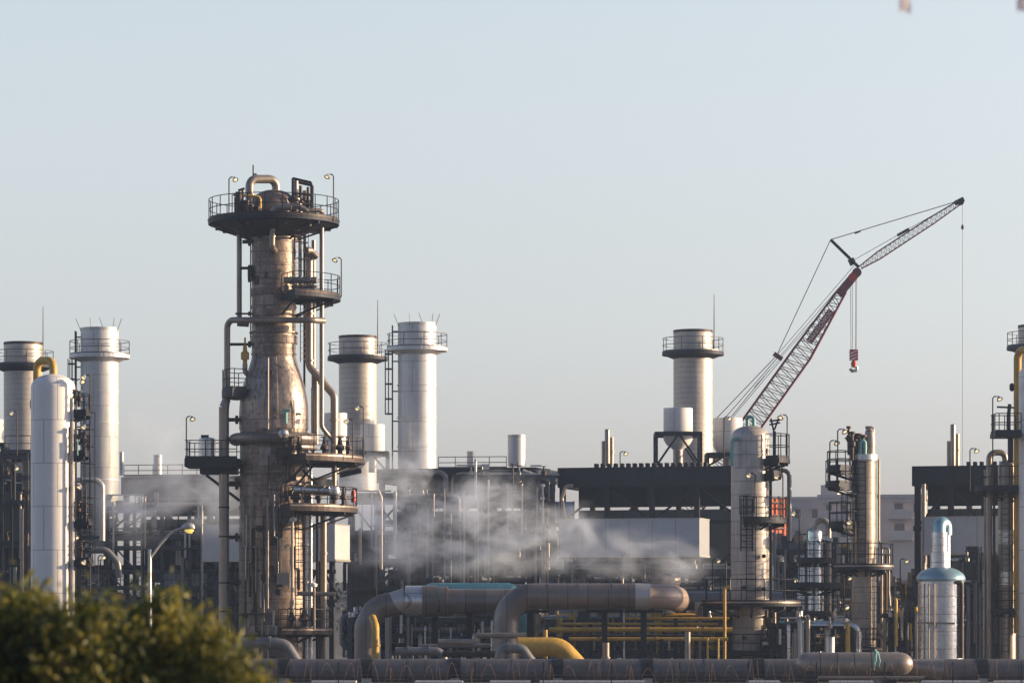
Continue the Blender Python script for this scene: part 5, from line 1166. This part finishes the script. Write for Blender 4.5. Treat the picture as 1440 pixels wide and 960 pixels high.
rack('cluttered low rack between the slim tan column and the teal domed vessel', 1236, 1302, 206, (824, 858, 888), 4, 4, 28, 28, [(1240, 1300, 850), (1240, 1290, 880)], [(1262, 12, 880, 7, 'greypipe', True)], True, 'steel', ('rustdark', 'greypipe', 'tanpipe', 'yellow'), 16, 10, plate=((1240, 1300, 865, 925, 'black'),))
rack('narrow rack between the teal domed vessel and the right column', 1350, 1400, 192.5, (790, 840, 876, 904), 4, 3, 29, 14, [(1352, 1398, 876)], [(1366, 8, 862, 920, 'tanpipe', False)], True, 'steel', ('tanpipe', 'rustdark', 'greypipe', 'alu'), 10, 8, plate=((1350, 1440, 785, 930, 'greywall'),))
rack('low rack of valves and pumps below the first big elbow', 492, 700, 187, (868, 890, 914), 3, 6, 30, 36, [(505, 560, 918), (600, 700, 916)], [(548, 12, 903, 8, 'tanpipe', True), (630, 8, 864, 925, 'galv', False), (657, 5, 868, 920, 'alu', False), (520, 9, 906, 9, 'greypipe', True)], True, 'steel', ('tanpipe', 'rustdark', 'greypipe', 'alu'), 26, 14)
rack('low front rack of valves between the feet of the off-white and the slim tan column', 1084, 1196, 182, (884, 908), 2.5, 5, 41, 14, [(1090, 1190, 920)], [(1130, 9, 914, 6, 'galv', True), (1172, 5, 895, 930, 'alu', False), (1100, 4, 900, 930, 'panel2', False)], True, 'dark', ('tanpipe', 'alu', 'rustdark', 'yellow', 'galv'), 24, 14)
rack('low front rack of valves between the slim tan column and the teal domed vessel', 1252, 1294, 182, (868, 900), 2.0, 3, 42, 10, [(1254, 1292, 912)], [], True, 'dark', ('tanpipe', 'rustdark', 'galv', 'yellow'), 16, 10)
rack('tall cluttered rack with white drums high between the two pale columns', 1088, 1140, 214, (772, 796, 824), 3, 3, 43, 12, [(1090, 1138, 796)], [(1098, 6, 800, 820, 'white', False)], True, 'steel', ('tanpipe', 'galv', 'greypipe'), 14, 9)
rack('tall slim frame with slanting pipe beside the capped black furnace', 736, 776, 232, (672, 690, 720, 760), 4, 3, 31, 8, [(738, 774, 690)], [], True, 'steel', ('tanpipe', 'galv'), 6, 5)
pthing('pale slanting flue sloping down from the mid roof to the black furnace', 'galv', [(735, 662), (782, 680)], 3.2, 231, None, 12, (.2, .8))
pthing('bent grey vent pipe in front of the tallest silver stack', 'greypipe', [(560, 664), (620, 664), (627, 670), (627, 720)], 3.6, 228, 8, 12, (.3,))
pthing('grey hooked pipe at the foot of the left silver stack', 'galv', [(108, 675), (137, 675), (144, 682), (144, 760)], 4, 222, 9, 14, (.3,))
pthing('grey bent pipe dropping right below the left silver stack\'s cone', 'greypipe', [(112, 773), (150, 773), (165, 790), (168, 812)], 5, 220, 14, 14, (.4,))
pthing('straight tan riser in the shade left of the first big elbow', 'tanpipe', [(532, 690), (536, 700), (536, 800)], 2.4, 221, 6, 10, (1.5,))
pthing('tan upright pipe behind the long grey duct\'s left end', 'tanpipe', [(771, 763), (771, 870)], 2.2, 220, None, 10, (.4,))
pthing('tall tan riser left of the white vessel', 'rustdark', [(38, 690), (38, 870)], 3.2, 196, None, 12, (.3, .6))
pthing('dark slim riser close left of the white vessel', 'tanpipe', [(31, 715), (31, 870)], 2.6, 197, None, 12, (.5,))
pthing('yellow tinted riser in the black legs of the right furnace', 'tanpipe', [(1299, 680), (1299, 830)], 3, 200, None, 12, (.5,))
pthing('slanting tan riser in the left legs of the capped black furnace', 'tanpipe', [(796, 735), (790, 700), (796, 683), (806, 683)], 2.6, 226, 6, 12, ())
# lamps low in the clutter, lit
for i, (px, py, b, Y, s, lab) in enumerate((
    (24, 581, 640, 224, -1, 'lamp on the left edge frame beside the ribbed stack'), (16, 658, 700, 222, 1, 'lamp low on the left edge frame'),
    (100, 755, 800, 215, 1, 'left of two small lamps under the left silver stack'), (138, 783, 826, 215, 1, 'right of two small lamps under the left silver stack'),
    (1002, 788, 850, 214, 1, 'lamp in the shade under the right end of the long grey duct'), (1110, 815, 866, 196, 1, 'lit lamp low right of the off-white column, above the clutter'),
    (1186, 812, 870, 196, 1, 'lit lamp close left of the slim tan column'), (1182, 853, 905, 194, 1, 'greenish lit lamp low left of the slim tan column'),
    (1266, 788, 850, 200, 1, 'lit lamp standing alone in front of the dark hillside'), (1124, 722, 815, 200, -1, 'lamp on a tall slim pole in front of the mauve block'),
    (1168, 742, 800, 200, 1, 'small lamp by the bent pipe of the small aluminium vessel'), (1256, 900, 930, 184, 1, 'lowest lit lamp right of the slim tan column'),
    (630, 836, 880, 200, 1, 'lamp in the shade above the teal drum'))): floodlight(lab, px, py, Y, b, s)

# ---------------------------------------------------------------- steam
def steam(name, blobs, Y, dens, scale, seed, lo=.40, hi=.75, ragged=.9):
    """real volume: rounded puffs in one box, outline and density broken up by noise"""
    m = MB(); xs = []
    for (px, py, rx, rz) in blobs: xs.append((P(px, py, Y), L(rx, Y)*1.15, L(rz, Y)*1.15))
    x0 = min(c.x - a for c, a, b in xs); x1 = max(c.x + a for c, a, b in xs); z0 = min(c.z - b for c, a, b in xs); z1 = max(c.z + b for c, a, b in xs)
    dm = 2.8
    m.box((x0 - .4, Y - dm, z0 - .4), (x1 + .4, Y + dm, z1 + .4))
    mt, t, v = volmat(name + '_vapour', (.82, .89, 1.0), 0, .3)
    N = t.nodes; Lk = t.links
    tc = N.new('ShaderNodeTexCoord').outputs['Object']
    def mth(op, a, b=None):
        n = N.new('ShaderNodeMath'); n.operation = op
        for i, q in enumerate((a, b)):
            if q is None: continue
            if isinstance(q, bpy.types.NodeSocket): Lk.new(q, n.inputs[i])
            else: n.inputs[i].default_value = q
        return n.outputs[0]
    def noise(sc_, off, mapsc, det):
        nz = N.new('ShaderNodeTexNoise'); mp2 = N.new('ShaderNodeMapping'); mp2.inputs['Location'].default_value = (off*3.1, off, off*1.7); mp2.inputs['Scale'].default_value = mapsc
        Lk.new(tc, mp2.inputs[0]); Lk.new(mp2.outputs[0], nz.inputs['Vector']); nz.inputs['Scale'].default_value = sc_; nz.inputs['Detail'].default_value = det; nz.inputs['Roughness'].default_value = .6; nz.inputs['Distortion'].default_value = .5
        return nz.outputs[0]
    rag = mth('MULTIPLY', mth('SUBTRACT', noise(scale*.8, seed + 4, (.8, 1, 1), 3), .5), ragged)
    tot = None
    for c, a, b in xs:
        mp_ = N.new('ShaderNodeMapping'); mp_.vector_type = 'TEXTURE'; Lk.new(tc, mp_.inputs[0])
        mp_.inputs['Location'].default_value = c; mp_.inputs['Scale'].default_value = (a, min(a, 2.7), b)
        ln = N.new('ShaderNodeVectorMath'); ln.operation = 'LENGTH'; Lk.new(mp_.outputs[0], ln.inputs[0])
        f = mth('MAXIMUM', mth('SUBTRACT', mth('SUBTRACT', 1.0, ln.outputs['Value']), rag), 0.0)
        tot = f if tot is None else mth('ADD', tot, f)
    tot = mth('MINIMUM', tot, 1.0)
    mr = N.new('ShaderNodeMapRange'); mr.interpolation_type = 'SMOOTHSTEP'; Lk.new(noise(scale, seed, (.75, 1, 1.15), 6), mr.inputs[0]); mr.inputs[1].default_value = lo; mr.inputs[2].default_value = hi
    Lk.new(mth('MULTIPLY', mth('MULTIPLY', tot, mr.outputs[0]), dens), v.inputs['Density'])
    return tag(m.build(name, mt), kind='stuff')
YM = 214.0
steam('steam', [(640, 735, 95, 62), (560, 740, 85, 65), (690, 705, 62, 45), (745, 755, 80, 45), (515, 690, 60, 75), (600, 785, 110, 30), (700, 785, 90, 30)], YM, .95, .62, 3)
steam('steam', [(850, 775, 105, 40), (905, 790, 85, 30), (800, 750, 60, 42), (960, 795, 55, 26)], 217.3, .65, .62, 7)
steam('steam', [(590, 640, 24, 50), (575, 672, 34, 30), (606, 612, 12, 34)], 226, 1.0, 1.1, 5)
steam('steam', [(240, 690, 95, 55), (215, 620, 55, 70), (300, 710, 75, 50), (180, 720, 60, 50)], 218, .5, .45, 9)
